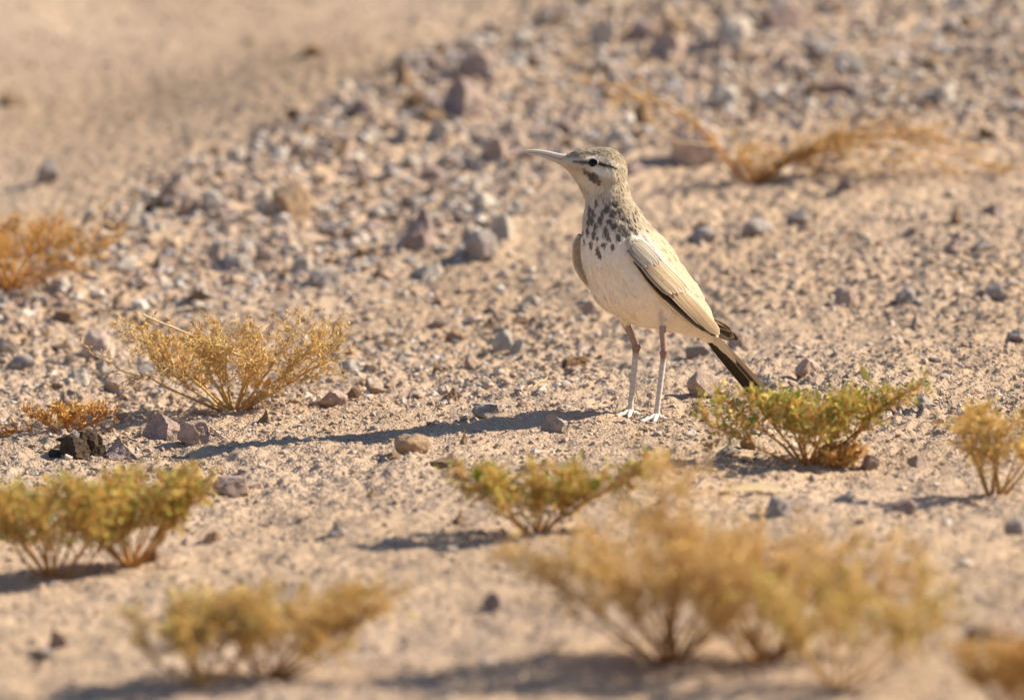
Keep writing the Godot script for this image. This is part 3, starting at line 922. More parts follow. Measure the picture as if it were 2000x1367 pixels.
func build_shrubs() -> void:
	var dry := {"wood": [STRAW, GOLD, Color(0.66, 0.44, 0.17)], "foot_wood": [Color(0.46, 0.27, 0.10), GOLD], "leaf": [GOLD, GOLD, STRAW, ORANGE], "curl_colors": [STRAW, GOLD, YELLOW], "twig": 1.7, "wood_r": 3.7, "twiglet": 17.0, "size": 11.0, "broad": 0.42, "leafy": 0.45, "curls": 2, "bushy": 2, "fill": 0.85}
	var green := dry.duplicate()
	green.merge({"wood": [GOLD, ORANGE, Color(0.55, 0.34, 0.10)], "foot_wood": [RUST, Color(0.46, 0.25, 0.09)], "leaf": [LIME, GREEN, GREEN, YELLOW, LIME, ORANGE], "curl_colors": [GOLD, YELLOW, LIME, ORANGE], "size": 15.0, "leafy": 0.8, "curls": 2}, true)
	var tan := dry.duplicate()
	tan.merge({"wood": [Color(0.66, 0.42, 0.17), GOLD], "leaf": [Color(0.70, 0.46, 0.18), GOLD, STRAW, YELLOW], "curl_colors": [Color(0.72, 0.50, 0.21), GOLD, STRAW], "size": 15.0, "leafy": 0.55, "curls": 2, "fill": 0.7}, true)
	var s := dry.duplicate()
	s.merge({"seed": 5, "wood_r": 3.3, "twig": 1.35, "sag": 0.0, "x": 458, "y": 804, "left": 215, "right": 235, "top": 185, "stems": 14, "fill": 0.95, "deep": 0.7, "stalks": [[12, 112, 24, -178, 196, 34], [32, 70, 40, 62, 6, 48]], "extra": [[-268, 112, 10], [-150, 130, 40], [70, 40, 60]], "bare": true, "clear": 0.4, "curls": 2,
		"big": [[38, 55, 30, 34, 17, ORANGE], [60, 48, 22, 26, 13, ORANGE], [30, 165, 20, 20, 9, GOLD], [-70, 150, 25, 20, 9, ORANGE], [95, 160, 10, 18, 9, GOLD], [0, 120, 40, 22, 10, ORANGE], [52, 30, 30, 22, 8, STRAW]]}, true)
	shrub("dry_shrub", "sharp golden dry shrub with a flat fanned crown left of the bird", s)
	s = dry.duplicate()
	s.merge({"seed": 8, "x": 128, "y": 846, "left": 80, "right": 75, "top": 58, "stems": 8, "wood": [ORANGE, RUST], "foot_wood": [RUST], "leaf": [ORANGE, YELLOW, GOLD], "curl_colors": [ORANGE, GOLD], "wood_r": 2.6, "twig": 1.3, "twiglet": 12.0, "size": 10.0, "branchy": 0.5, "extra": [[-120, 6, 10], [92, 44, 0]],
		"big": [[-28, 40, 5, 22, 12, ORANGE], [-22, 18, 12, 26, 13, YELLOW], [-40, 22, 5, 18, 10, GOLD], [10, 42, 0, 16, 8, YELLOW]]}, true)
	shrub("dry_sprout", "small orange sprout with round dry leaves behind the dark clod", s)
	s = dry.duplicate()
	s.merge({"seed": 13, "x": 10, "y": 562, "left": 120, "right": 290, "top": 140, "stems": 24, "wood": [Color(0.62, 0.36, 0.12), GOLD, Color(0.62, 0.32, 0.08)], "foot_wood": [ORANGE], "leaf": [Color(0.58, 0.31, 0.10), GOLD], "curl_colors": [Color(0.58, 0.31, 0.10), GOLD, Color(0.52, 0.27, 0.08)], "size": 9.0, "leafy": 0.25, "branchy": 0.7, "fill": 0.6, "wood_r": 2.8, "twig": 1.4}, true)
	shrub("dry_shrub", "orange twiggy shrub cut by the left edge of the photo", s)
	s = dry.duplicate()
	s.merge({"seed": 21, "x": 1460, "y": 356, "left": 25, "right": 120, "top": 80, "stems": 5, "foot": 16.0, "deep": 0.6, "fill": 0.5, "wood": [Color(0.62, 0.38, 0.15), Color(0.60, 0.34, 0.12), STRAW], "foot_wood": [RUST, Color(0.35, 0.18, 0.07)], "leaf": [Color(0.66, 0.36, 0.11), GOLD], "curl_colors": [Color(0.66, 0.36, 0.11), GOLD, STRAW], "curls": 1, "size": 11.0, "branchy": 0.34, "leafy": 0.3, "clear": 0.2,
		"extra_sag": 0.17, "wood_r": 2.4, "extra": [[-300, 190, -40], [-240, 172, -20], [-260, 168, -60], [420, 70, -30], [490, 20, 20], [330, 75, 0], [250, 70, -40], [440, 10, -30], [460, 42, 0], [180, 76, 20], [300, 40, 30], [380, 30, 0], [220, 50, -20], [480, 32, -40]]}, true)
	shrub("dry_shrub", "sprawling blurred orange shrub behind the bird at upper right", s)
	s = green.duplicate()
	s.merge({"seed": 34, "x": 1580, "y": 908, "left": 190, "right": 175, "top": 148, "stems": 12, "deep": 0.7, "size": 15.0, "curls": 1, "wood_r": 3.5, "leaf": [LIME, GREEN, GREEN, LIME, YELLOW], "curl_colors": [LIME, YELLOW, ORANGE], "extra": [[190, 150, 0], [-195, 90, 20]],
		"big": [[40, 95, 45, 34, 17, GREEN], [-30, 125, 30, 26, 14, GREEN], [-62, 120, 30, 26, 14, GREEN], [118, 165, 10, 36, 14, LIME], [-120, 90, 20, 22, 13, GREEN], [20, 130, 30, 24, 12, LIME]]}, true)
	shrub("green_tipped_shrub", "green and gold leafy shrub in front of the bird's tail", s)
	s = dry.duplicate()
	s.merge({"seed": 55, "x": 1948, "y": 966, "left": 95, "right": 130, "top": 185, "stems": 9, "foot": 16.0, "wood": [GOLD, YELLOW, Color(0.5, 0.3, 0.09)], "foot_wood": [Color(0.34, 0.19, 0.07)], "leaf": [YELLOW, GOLD, ORANGE, LIME], "size": 15.0, "leafy": 0.5, "branchy": 0.7}, true)
	shrub("dry_shrub", "upright yellow shrub at the right edge beyond the big foreground shrub", s)
	s = green.duplicate()
	s.merge({"seed": 89, "x": 1045, "y": 1042, "left": 150, "right": 130, "top": 135, "stems": 8, "deep": 0.7, "foot": 9.0, "extra": [[215, 140, -20], [180, 118, 0], [-145, 110, 0]],
		"big": [[-110, 105, 20, 34, 16, GREEN], [-85, 82, 25, 26, 15, GREEN], [-125, 122, 10, 30, 13, YELLOW], [110, 95, 20, 22, 13, GREEN]]}, true)
	shrub("green_tipped_shrub", "small yellow-green shrub below the bird, centre of the photo", s)
	s = green.duplicate()
	s.merge({"seed": 144, "x": 98, "y": 1132, "left": 170, "right": 170, "top": 205, "stems": 12, "deep": 0.7}, true)
	shrub("green_tipped_shrub", "green and yellow shrub at the left edge, nearer of two", s)
	s = green.duplicate()
	s.merge({"seed": 233, "x": 258, "y": 1105, "left": 150, "right": 135, "top": 185, "stems": 12, "deep": 0.7, "extra": [[128, 175, 0], [120, 140, 20]]}, true)
	shrub("green_tipped_shrub", "green and orange shrub beside the left edge, right-hand one of two", s)
	s = tan.duplicate()
	s.merge({"seed": 377, "x": 398, "y": 1335, "left": 190, "right": 150, "top": 175, "stems": 11, "leaf": [LIME, GOLD, YELLOW, GREEN], "size": 17.0}, true)
	shrub("dry_shrub", "blurred green-gold shrub at lower left, leftmost foot of the clump", s)
	s = tan.duplicate()
	s.merge({"seed": 610, "x": 520, "y": 1325, "left": 170, "right": 215, "top": 190, "stems": 12, "foot": 16.0, "foot_wood": [Color(0.30, 0.16, 0.06)], "leaf": [GOLD, YELLOW, LIME, Color(0.62, 0.40, 0.14)], "size": 17.0, "extra": [[210, 160, 0], [225, 150, 10], [160, 170, 0]]}, true)
	shrub("dry_shrub", "blurred golden shrub at lower left, right-hand foot of the clump", s)
	s = tan.duplicate()
	s.merge({"seed": 987, "x": 1310, "y": 1292, "left": 350, "right": 270, "top": 262, "stems": 19, "foot": 18.0, "deep": 0.8, "foot_wood": [Color(0.26, 0.13, 0.05)], "size": 17.0, "extra": [[-20, 365, -60], [10, 340, -40], [-60, 300, -30], [40, 370, -70]]}, true)
	shrub("dry_shrub", "big blurred tan shrub in the foreground, left half of the clump", s)
	s = tan.duplicate()
	s.merge({"seed": 1597, "x": 1490, "y": 1290, "left": 220, "right": 350, "top": 255, "stems": 19, "foot": 18.0, "deep": 0.8, "foot_wood": [Color(0.26, 0.13, 0.05)], "size": 17.0}, true)
	shrub("dry_shrub", "big blurred tan shrub in the foreground, with the curved dark foot", s)
	s = tan.duplicate()
	s.merge({"seed": 2584, "x": 1640, "y": 1345, "left": 200, "right": 250, "top": 240, "stems": 10, "foot": 12.0, "leaf": [LIME, YELLOW, GREEN, GOLD], "wood": [GOLD, Color(0.55, 0.38, 0.10)], "size": 18.0}, true)
	shrub("green_tipped_shrub", "blurred green-yellow shrub at the right end of the foreground clump", s)
	s = tan.duplicate()
	s.merge({"seed": 4181, "x": 1985, "y": 1400, "left": 120, "right": 120, "top": 160, "stems": 12, "leaf": [YELLOW, GOLD, ORANGE], "wood": [GOLD, ORANGE], "size": 17.0}, true)
	shrub("dry_shrub", "blurred orange-yellow shrub in the lower right corner", s)
	s = dry.duplicate()
	s.merge({"seed": 6765, "x": 1640, "y": 914, "left": 45, "right": 50, "top": 40, "stems": 9, "foot": 16.0, "wood": [ORANGE, GOLD], "foot_wood": [ORANGE], "leaf": [ORANGE, GOLD], "wood_r": 2.4, "twig": 1.4, "twiglet": 12.0, "size": 10.0}, true)
	shrub("dry_weed", "curled orange dry weed at the foot of the green-tipped shrub", s)

# ------------------------------------------------------------------ litter on the ground
func build_litter() -> void:
	rng.seed = 99
	# dark crumbly clod
	var clod := Node3D.new()
	clod.name = numbered("crusty_clod")
	add_child(clod)
	clod.position = at(150, 894)
	tag(clod, "black-brown crumbly clod lying below the small orange sprout", "clod")
	var k := scale_at(clod.position)
	var pieces := [[-6, 0, 96, 50, 60, "dark"], [26, 14, 52, 46, 46, "dark"], [-30, -6, 50, 26, 40, "dark"], [-6, 34, 26, 22, 26, "grey"], [42, 22, 18, 26, 24, "brown"], [14, 8, 22, 34, 50, "brown"], [-24, 28, 40, 12, 40, "dark"], [4, 4, 70, 52, 56, "dark"], [-44, -4, 34, 20, 34, "dark"], [34, 2, 40, 34, 44, "dark"], [-14, 24, 34, 22, 30, "dark"], [8, 36, 22, 16, 22, "brown"], [-52, -2, 18, 12, 20, "brown"], [50, 0, 16, 14, 18, "dark"]]
	for q in pieces:
		var m := put("crust", rocks[rng.randi() % rocks.size()], rock_mats[q[5]], clod)
		m.basis = Basis(Vector3.UP, rng.randf() * TAU) * Basis.from_scale(Vector3(q[2], q[3], q[4]) * k)
		m.position = Vector3(q[0], q[1] + q[3] * 0.38, -20 + rng.randf_range(-6, 6)) * k
	# bleached leaf
	var lb := Bag.new()
	var p := at(1478, 974)
	var kk := scale_at(p)
	lb.leaf(Vector3(-62, 6, 10) * kk, Vector3(1, 0.10, -0.25).normalized(), Vector3(0, 1, 0.45).normalized(), 130 * kk, 30 * kk, 0.5, Color(0.74, 0.56, 0.30), Color(0.74, 0.62, 0.40))
	var lf := put("bleached_leaf", lb.made(), leaf_mat)
	lf.position = p + Vector3(0, 0.003, 0)
	tag(lf, "curled pale yellow dead leaf lying right of the foreground shrub's plumes", "leaf")
	# loose twigs
	var sticks := [
		[490, 765, 521, 809, 20, "thin pale stick leaning on the sand right of the golden shrub's foot"],
		[1880, 515, 1985, 535, 8, "thin grey twig lying at the right edge below the pink wedge"],
		[1850, 540, 1915, 530, 5, "short brown twig lying in the right-hand litter"],
		[1630, 472, 1672, 462, 5, "short rusty twig lying right of the dark grey stone"],
		[1030, 762, 1070, 745, 3, "fine yellow straw lying left of the bird's legs"],
		[1012, 770, 1040, 752, 2, "second fine yellow straw crossing the first one's end"]]
	for q in sticks:
		var a := at(q[0], q[1])
		var b := at(q[2], q[3])
		var s := Bag.new()
		var pts := PackedVector3Array()
		var rad := PackedFloat32Array()
		for i in 6:
			var t := i / 5.0
			var w := a.lerp(b, t)
			w.y = height(w.x, w.z) + 0.001 + (q[4] * MM * (1.0 - t) if q[4] > 10 else 0.0) + rng.randf_range(0, 0.0005)
			if q[4] > 10: w.z = a.z + 0.004
			pts.append(w - a)
			rad.append(0.0006 if q[4] > 4 else 0.00035)
		s.tube(pts, rad, STRAW if q[4] > 10 or q[4] < 4 else Color(0.36, 0.22, 0.12), 5)
		var o := put("twig", s.made(), stem_mat)
		o.position = a
		tag(o, q[5], "twig")

# ------------------------------------------------------------------ the bird
const TILT := 0.1479        # the bird was drawn from 8.5 degrees above

func bp(x: float, y: float, z: float) -> Vector3:
	# a drawing of the bird in photograph pixels (x right, y down, z towards the viewer) as metres round its standing point
	var v := (815.0 - y) * MM
	return Vector3((x - 1256.0) * MM, (v + z * MM * sin(TILT)) / cos(TILT), z * MM)

func drawn(p: Vector3) -> Vector2:
	# back to the drawing
	var v := p.y * cos(TILT) - p.z * sin(TILT)
	return Vector2(p.x / MM + 1256.0, 815.0 - v / MM)

var bone_a: PackedVector3Array
var bone_b: PackedVector3Array
var bone_ra: PackedFloat32Array
var bone_rb: PackedFloat32Array
const BLEND := 0.0042

func bone(a: Array, b: Array) -> void:
	bone_a.append(bp(a[0], a[1], a[2]))
	bone_b.append(bp(b[0], b[1], b[2]))
	bone_ra.append(a[3] * MM)
	bone_rb.append(b[3] * MM)

func one_bone(i: int, p: Vector3) -> float:
	var ab := bone_b[i] - bone_a[i]
	var t := clampf((p - bone_a[i]).dot(ab) / ab.length_squared(), 0.0, 1.0)
	return p.distance_to(bone_a[i] + ab * t) - lerpf(bone_ra[i], bone_rb[i], t)

func body_d(p: Vector3, use: PackedInt32Array) -> float:
	var d := 1.0
	for i in use:
		var e := one_bone(i, p)
		var h := maxf(BLEND - absf(d - e), 0.0) / BLEND
		d = minf(d, e) - h * h * BLEND * 0.25
	return d

func all_bones() -> PackedInt32Array:
	return PackedInt32Array(range(bone_a.size()))

func body_normal(p: Vector3) -> Vector3:
	var u := all_bones()
	var e := 0.0008
	return Vector3(body_d(p + Vector3(e, 0, 0), u) - body_d(p - Vector3(e, 0, 0), u), body_d(p + Vector3(0, e, 0), u) - body_d(p - Vector3(0, e, 0), u), body_d(p + Vector3(0, 0, e), u) - body_d(p - Vector3(0, 0, e), u)).normalized()

func flow(p: Vector3) -> Vector3:
	# the way the feathers lie: from the bill to the tail
	var sum := Vector3.ZERO
	for i in bone_a.size() - 2:
		var w := exp(-maxf(one_bone(i, p), -0.02) / 0.004)
		sum += (bone_b[i] - bone_a[i]).normalized() * w
	return sum.normalized()

func nets(cell: float) -> Array:
	# surface nets over the blocks that the surface crosses
	var use_all := all_bones()
	var lo := Vector3(9, 9, 9)
	var hi := -lo
	for i in use_all:
		lo = lo.min(bone_a[i] - Vector3.ONE * bone_ra[i]).min(bone_b[i] - Vector3.ONE * bone_rb[i])
		hi = hi.max(bone_a[i] + Vector3.ONE * bone_ra[i]).max(bone_b[i] + Vector3.ONE * bone_rb[i])
	lo -= Vector3.ONE * 0.004
	hi += Vector3.ONE * 0.004
	var bs := 8
	var bl := cell * bs
	var half := bl * 0.867
	var nb := Vector3i(((hi - lo) / bl).ceil())
	var v := PackedVector3Array()
	var at_cell := {}
	var edges := []
	var g := PackedFloat32Array()
	g.resize(729)
	for bz in nb.z:
		for by in nb.y:
			for bx in nb.x:
				var o := lo + Vector3(bx, by, bz) * bl
				var mid := o + Vector3.ONE * bl * 0.5
				if absf(body_d(mid, use_all)) > half + cell * 2.0:
					continue
				var best := 9.0
				var ds := PackedFloat32Array()
				for i in use_all:
					ds.append(one_bone(i, mid))
					best = minf(best, ds[i])
				var use := PackedInt32Array()
				for i in use_all:
					if ds[i] < best + half * 2.0 + BLEND:
						use.append(i)
				for kz in 9:
					for ky in 9:
						for kx in 9:
							g[kx + ky * 9 + kz * 81] = body_d(o + Vector3(kx, ky, kz) * cell, use)
				for kz in 8:
					for ky in 8:
						for kx in 8:
							var q := kx + ky * 9 + kz * 81
							var inside := 0
							var sum := Vector3.ZERO
							var hits := 0
							for c in 8:
								if g[q + (c & 1) + ((c >> 1) & 1) * 9 + (c >> 2) * 81] < 0.0:
									inside += 1
							if inside == 0 or inside == 8:
								continue
							for c in 8:
								var ca := g[q + (c & 1) + ((c >> 1) & 1) * 9 + (c >> 2) * 81]
								for ax in 3:
									if c & (1 << ax):
										continue
									var c2: int = c | (1 << ax)
									var cb := g[q + (c2 & 1) + ((c2 >> 1) & 1) * 9 + (c2 >> 2) * 81]
									if (ca < 0.0) != (cb < 0.0):
										var t := ca / (ca - cb)
										sum += Vector3(c & 1, (c >> 1) & 1, c >> 2).lerp(Vector3(c2 & 1, (c2 >> 1) & 1, c2 >> 2), t)
										hits += 1
							var gx := bx * 8 + kx
							var gy := by * 8 + ky
							var gz := bz * 8 + kz
							at_cell[gx + gy * 1024 + gz * 1048576] = v.size()
							v.append(o + (Vector3(kx, ky, kz) + sum / hits) * cell)
							var c0 := g[q]
							for ax in 3:
								var c1 := g[q + [1, 9, 81][ax]]
								if (c0 < 0.0) != (c1 < 0.0):
									edges.append([gx + gy * 1024 + gz * 1048576, ax, c0 < 0.0])
	var idx := PackedInt32Array()
	var step := [1, 1024, 1048576]
	for e in edges:
		var u: int = step[(e[1] + 1) % 3]
		var w: int = step[(e[1] + 2) % 3]
		var key: int = e[0]
		if not (at_cell.has(key - u) and at_cell.has(key - w) and at_cell.has(key - u - w)):
			continue
		var a: int = at_cell[key]
		var b: int = at_cell[key - u]
		var c: int = at_cell[key - u - w]
		var d: int = at_cell[key - w]
		if e[2]:
			idx.append_array([a, c, b, a, d, c])
		else:
			idx.append_array([a, b, c, a, c, d])
	return [v, idx]

func soft_line(q: Vector2, a: Vector2, b: Vector2, ra: float, rb: float, edge := 2.0) -> float:
	var ab := b - a
	var t := clampf((q - a).dot(ab) / ab.length_squared(), 0.0, 1.0)
	return 1.0 - smoothstep(-edge, edge, q.distance_to(a + ab * t) - lerpf(ra, rb, t))

var spots_drawn := [[1147, 453, 4, 9], [1159, 461, 5, 9], [1155, 431, 5, 8], [1182, 455, 7, 11], [1187, 467, 5, 7], [1206, 466, 6, 9], [1166, 491, 5, 9], [1171, 501, 4, 6], [1178, 480, 6, 5], [1196, 486, 5, 8], [1141, 473, 3, 7], [1154, 480, 4, 9], [1162, 444, 4, 7], [1184, 411, 8, 8], [1199, 444, 9, 7], [1213, 449, 10, 8], [1222, 458, 9, 7], [1196, 420, 9, 8], [1209, 414, 9, 6], [1217, 428, 8, 6], [1151, 412, 4, 8], [1163, 401, 4, 9], [1172, 433, 5, 9], [1199, 401, 9, 5], [1227, 432, 6, 4], [1148, 438, 4, 9], [1150, 424, 3, 7], [1175, 420, 4, 8], [1190, 435, 7, 6], [1166, 470, 3, 6], [1137, 457, 3, 6], [1158, 418, 4, 7], [1231, 448, 7, 5]]

func plumage_color(p: Vector3, n: Vector3) -> Color:
	var q := drawn(p)
	var s := noise_a.get_noise_3dv(p * 420.0)
	var s2 := noise_a.get_noise_3dv(Vector3(p.x * 900.0, p.y * 260.0, p.z * 900.0))
	var cream := Color(0.83, 0.75, 0.63)
	var belly := Color(0.88, 0.765, 0.60)
	var back := Color(0.54, 0.415, 0.28)
	var crown := Color(0.33, 0.27, 0.185)
	var nape := Color(0.39, 0.325, 0.235)
	# the upper side of the body against the pale under side: above or below the line along the wing
	var axis_y := 430.0 + (q.x - 1240.0) * 1.30
	var top := smoothstep(-16.0, 14.0, axis_y - q.y + s * 5.0) if q.y > 400.0 else 0.0
	var c := cream.lerp(belly, smoothstep(500.0, 600.0, q.y + s * 12.0))
	c = c.lerp(back, top)
	# upper tail coverts and rump
	if q.y < 470.0:
		# neck: sandy behind, white in front
		var hind := smoothstep(-16.0, 14.0, q.x - (1196.0 + maxf(0.0, q.y - 400.0) * 0.55) + s * 9.0)
		var nk := Color(0.54, 0.485, 0.405).lerp(nape, hind)
		c = c.lerp(nk, 1.0 - smoothstep(440.0, 478.0, q.y))
		c = c.lerp(Color(0.21, 0.165, 0.105), 0.55 * hind * smoothstep(0.05, 0.5, s2) * smoothstep(370.0, 395.0, q.y) * (1.0 - smoothstep(430.0, 455.0, q.y)) * (1.0 - smoothstep(1216.0, 1232.0, q.x)))
	if q.y < 392.0:
		# head
		var hd := Color(0.52, 0.45, 0.34)
		hd = hd.lerp(nape, smoothstep(1198.0, 1212.0, q.x + s * 4.0))
		hd = hd.lerp(crown, 1.0 - smoothstep(-3.0, 4.0, q.y - (309.0 + maxf(0.0, q.x - 1180.0) * 0.42) + s * 3.0))
		hd = hd.lerp(Color(0.09, 0.072, 0.052), 0.8 * smoothstep(0.1, 0.5, s2 + s * 0.6) * (1.0 - smoothstep(303.0, 314.0, q.y)))
		hd = hd.lerp(Color(0.50, 0.33, 0.17), 0.7 * soft_line(q, Vector2(1112, 330), Vector2(1136, 334), 6, 5, 4.0))
		hd = hd.lerp(Color(0.66, 0.585, 0.46), 0.8 * soft_line(q, Vector2(1135, 352), Vector2(1165, 372), 8, 12, 4.0))
		hd = hd.lerp(Color(0.10, 0.08, 0.065), 0.8 * soft_line(q, Vector2(1142, 300), Vector2(1160, 303), 2.5, 2, 2.0))
		hd = hd.lerp(Color(0.70, 0.64, 0.52), soft_line(q, Vector2(1145, 311), Vector2(1166, 307), 1.6, 2.6, 1.6))
		hd = hd.lerp(Color(0.60, 0.53, 0.40), soft_line(q, Vector2(1166, 307), Vector2(1206, 324), 2.8, 2.4, 2.0))
		hd = hd.lerp(Color(0.72, 0.665, 0.57), 0.85 * soft_line(q, Vector2(1160, 334), Vector2(1192, 343), 6, 8, 4.0))
		hd = hd.lerp(Color(0.06, 0.05, 0.045), 0.92 * soft_line(q, Vector2(1120, 318), Vector2(1154, 320), 2.2, 4.4, 2.0))
		hd = hd.lerp(Color(0.04, 0.032, 0.026), soft_line(q, Vector2(1160, 319), Vector2(1204, 331), 4.2, 2.0, 1.5))
		hd = hd.lerp(Color(0.11, 0.085, 0.062), 0.88 * soft_line(q + Vector2(s * 4.0, s2 * 4.0), Vector2(1140, 335), Vector2(1156, 347), 3.4, 7.5, 2.0))
		hd = hd.lerp(Color(0.11, 0.085, 0.062), 0.88 * soft_line(q + Vector2(s2 * 4.0, s * 4.0), Vector2(1157, 347), Vector2(1169, 359), 8.5, 6.0, 2.5))
		hd = hd.lerp(Color(0.26, 0.19, 0.115), 0.75 * soft_line(q, Vector2(1196, 362), Vector2(1213, 353), 3.5, 2.0, 3.0))
		hd = hd.lerp(Color(0.36, 0.28, 0.17), 0.5 * smoothstep(0.1, 0.5, s2) * soft_line(q, Vector2(1180, 356), Vector2(1205, 352), 8, 6, 5.0))
		hd = hd.lerp(Color(0.34, 0.27, 0.18), 0.45 * smoothstep(0.05, 0.5, s2) * smoothstep(352.0, 366.0, q.y))
		c = c.lerp(hd, 1.0 - smoothstep(372.0, 390.0, q.y))
	# brown mottled collar below the ear
	c = c.lerp(Color(0.23, 0.18, 0.12), 0.75 * smoothstep(-0.25, 0.35, s2 + s) * soft_line(q, Vector2(1172, 386), Vector2(1222, 432), 9, 13, 8.0))
	# breast spots, on the side where the breast is
	if q.y > 385.0 and q.y < 520.0 and n.z > -0.35:
		var dark := 0.0
		for sp in spots_drawn:
			var u: float = (q.x - sp[0] + s * 2.6) / (sp[2] * 0.95)
			var w: float = (q.y - sp[1] + s2 * 3.0) / (sp[3] * 1.15)
			var r := u * u + w * w
			if r < 3.0:
				dark = maxf(dark, 1.0 - smoothstep(0.35, 1.35, r))
		c = c.lerp(Color(0.06, 0.052, 0.05), dark * 0.88)
		c = c.lerp(Color(0.36, 0.34, 0.32), 0.5 * smoothstep(0.1, 0.6, s2) * (1.0 - dark) * (1.0 - smoothstep(470.0, 500.0, q.y)) * (1.0 - top) * smoothstep(395.0, 410.0, q.y))
	# dusky tuft where the near leg leaves the belly
	c = c.lerp(Color(0.40, 0.36, 0.33), 0.7 * soft_line(q, Vector2(1290, 612), Vector2(1292, 634), 5, 5, 5.0) * smoothstep(0.0, 0.4, n.z))
	var k := 1.0 + 0.05 * s + 0.06 * s2
	return Color(c.r * k, c.g * k, c.b * k)

func feather(on: Callable, s0: float, w0: float, s1: float, w1: float, half: float, lift: float, dark: Color, edge: Color, parent: Node, called: String, round_tip := 0.75) -> void:
	# a vane laid along a surface: on(s, w) gives [point, outward, across]
	var v := PackedVector3Array()
	var n := PackedVector3Array()
	var c := PackedColorArray()
	var idx := PackedInt32Array()
	var rows := 12
	var across := [-1.0, -0.72, -0.34, 0.0, 0.34, 0.72, 1.0]
	for i in rows + 1:
		var t := float(i) / rows
		var got: Array = on.call(lerpf(s0, s1, t), lerpf(w0, w1, t))
		var w := half * (0.45 + 0.55 * smoothstep(0.0, 0.4, t))
		if t > round_tip:
			var u := (t - round_tip) / (1.0 - round_tip)
			w *= sqrt(maxf(0.0, 1.0 - u * u * 0.985))
		for a: float in across:
			var p: Vector3 = got[0] + got[2] * (a * w) + got[1] * (lift * (0.25 + 0.75 * t) - a * a * w * 0.16)
			v.append(p)
			n.append((got[1] + got[2] * a * 0.25).normalized())
			var barb := 1.0 + 0.12 * noise_a.get_noise_2d(t * 60.0 + s0 * 90.0, a * 2.0 + w0 * 30.0)
			var e := smoothstep(0.62, 0.95, absf(a))
			e = maxf(e, smoothstep(0.93, 1.0, t))
			var col := dark.lerp(edge, e)
			if absf(a) < 0.05: col = col.lerp(edge, 0.18)
			c.append(Color(col.r * barb, col.g * barb, col.b * barb))
	var m := across.size()
	for i in rows:
		for j in m - 1:
			var q := i * m + j
			idx.append_array([q, q + m, q + 1, q + 1, q + m, q + m + 1])
	n = normals_of(v, idx)
	var half_way: Array = on.call(lerpf(s0, s1, 0.5), lerpf(w0, w1, 0.5))
	if n[6 * m + 3].dot(half_way[1]) < 0.0:
		for i in range(0, idx.size(), 3):
			var keep := idx[i + 1]
			idx[i + 1] = idx[i + 2]
			idx[i + 2] = keep
		n = normals_of(v, idx)
	put(called, mesh_of(v, n, idx, c), feather_mat, parent)

# a wing: stations [x, y, z, half width] in the drawing, an outward direction for each
class Wing:
	var c: PackedVector3Array
	var hw: PackedFloat32Array
	var out: PackedVector3Array
	var thick := 0.0019
	func at(s: float, w: float) -> Array:
		var f := clampf(s, 0.0, 0.9999) * (c.size() - 1)
		var i := int(f)
		var t := f - i
		var p0 := c[maxi(i - 1, 0)]
		var p1 := c[i]
		var p2 := c[i + 1]
		var p3 := c[mini(i + 2, c.size() - 1)]
		var p := p1.cubic_interpolate(p2, p0, p3, t)
		var along := (p2 - p1).normalized()
		var o := out[i].lerp(out[i + 1], t)
		o = (o - along * o.dot(along)).normalized()
		var x := along.cross(o).normalized()
		var h := cubic_interpolate(hw[i], hw[i + 1], hw[maxi(i - 1, 0)], hw[mini(i + 2, hw.size() - 1)], t)
		var bend := h * h * w * w / (2.0 * 0.024)
		var th: float = minf(thick, h * 0.6)
		return [p + x * (h * w) + o * (th * sqrt(maxf(0.0, 1.0 - w * w)) - bend), (o + x * w * (0.25 + 0.9 * w * w)).normalized(), x]

func wing_shell(g: Wing, paint: Callable) -> ArrayMesh:
	var v := PackedVector3Array()
	var c := PackedColorArray()
	var idx := PackedInt32Array()
	var rows := 64
	var cols := 40
	for i in rows + 1:
		var s := float(i) / rows
		for j in cols:
			var a := TAU * j / cols
			var w := cos(a)
			var got := g.at(s, w)
			var base: Array = g.at(s, signf(w) * 1.0) if absf(w) > 0.999 else got
			var p: Vector3 = base[0]
			if sin(a) < 0.0:
				# the inner face
				var o: Vector3 = g.at(s, 0.0)[1]
				var h := minf(g.thick, lerpf(g.hw[0], g.hw[1], 0.5) + 0.004)
				p -= o * h * 1.3 * sqrt(maxf(0.0, 1.0 - w * w))
			v.append(p)
			c.append(paint.call(s, w, p))
	for i in rows:
		for j in cols:
			var j2 := (j + 1) % cols
			var a0 := i * cols + j
			var a1 := i * cols + j2
			idx.append_array([a0, a0 + cols, a1, a1, a0 + cols, a1 + cols])
	return mesh_of(v, normals_of(v, idx), idx, c)

func wing_paint(s: float, w: float, p: Vector3) -> Color:
	var a := noise_a.get_noise_3dv(p * 330.0)
	var b := noise_a.get_noise_3dv(Vector3(p.x * 500.0, p.y * 500.0, p.z * 900.0))
	var c := Color(0.49, 0.44, 0.37).lerp(Color(0.50, 0.395, 0.27), smoothstep(0.3, 0.6, s + a * 0.05))
	c = c.lerp(Color(0.24, 0.20, 0.17), 0.6 * smoothstep(0.15, 0.55, a) * (1.0 - smoothstep(-0.35, 0.3, w)) * (1.0 - smoothstep(0.3, 0.45, s)))
	c = c.lerp(Color(0.70, 0.655, 0.57), smoothstep(0.70, 0.95, -w) * (1.0 - smoothstep(0.25, 0.5, s)))
	var k := 1.0 + 0.06 * a + 0.06 * b
	return Color(c.r * k, c.g * k, c.b * k)

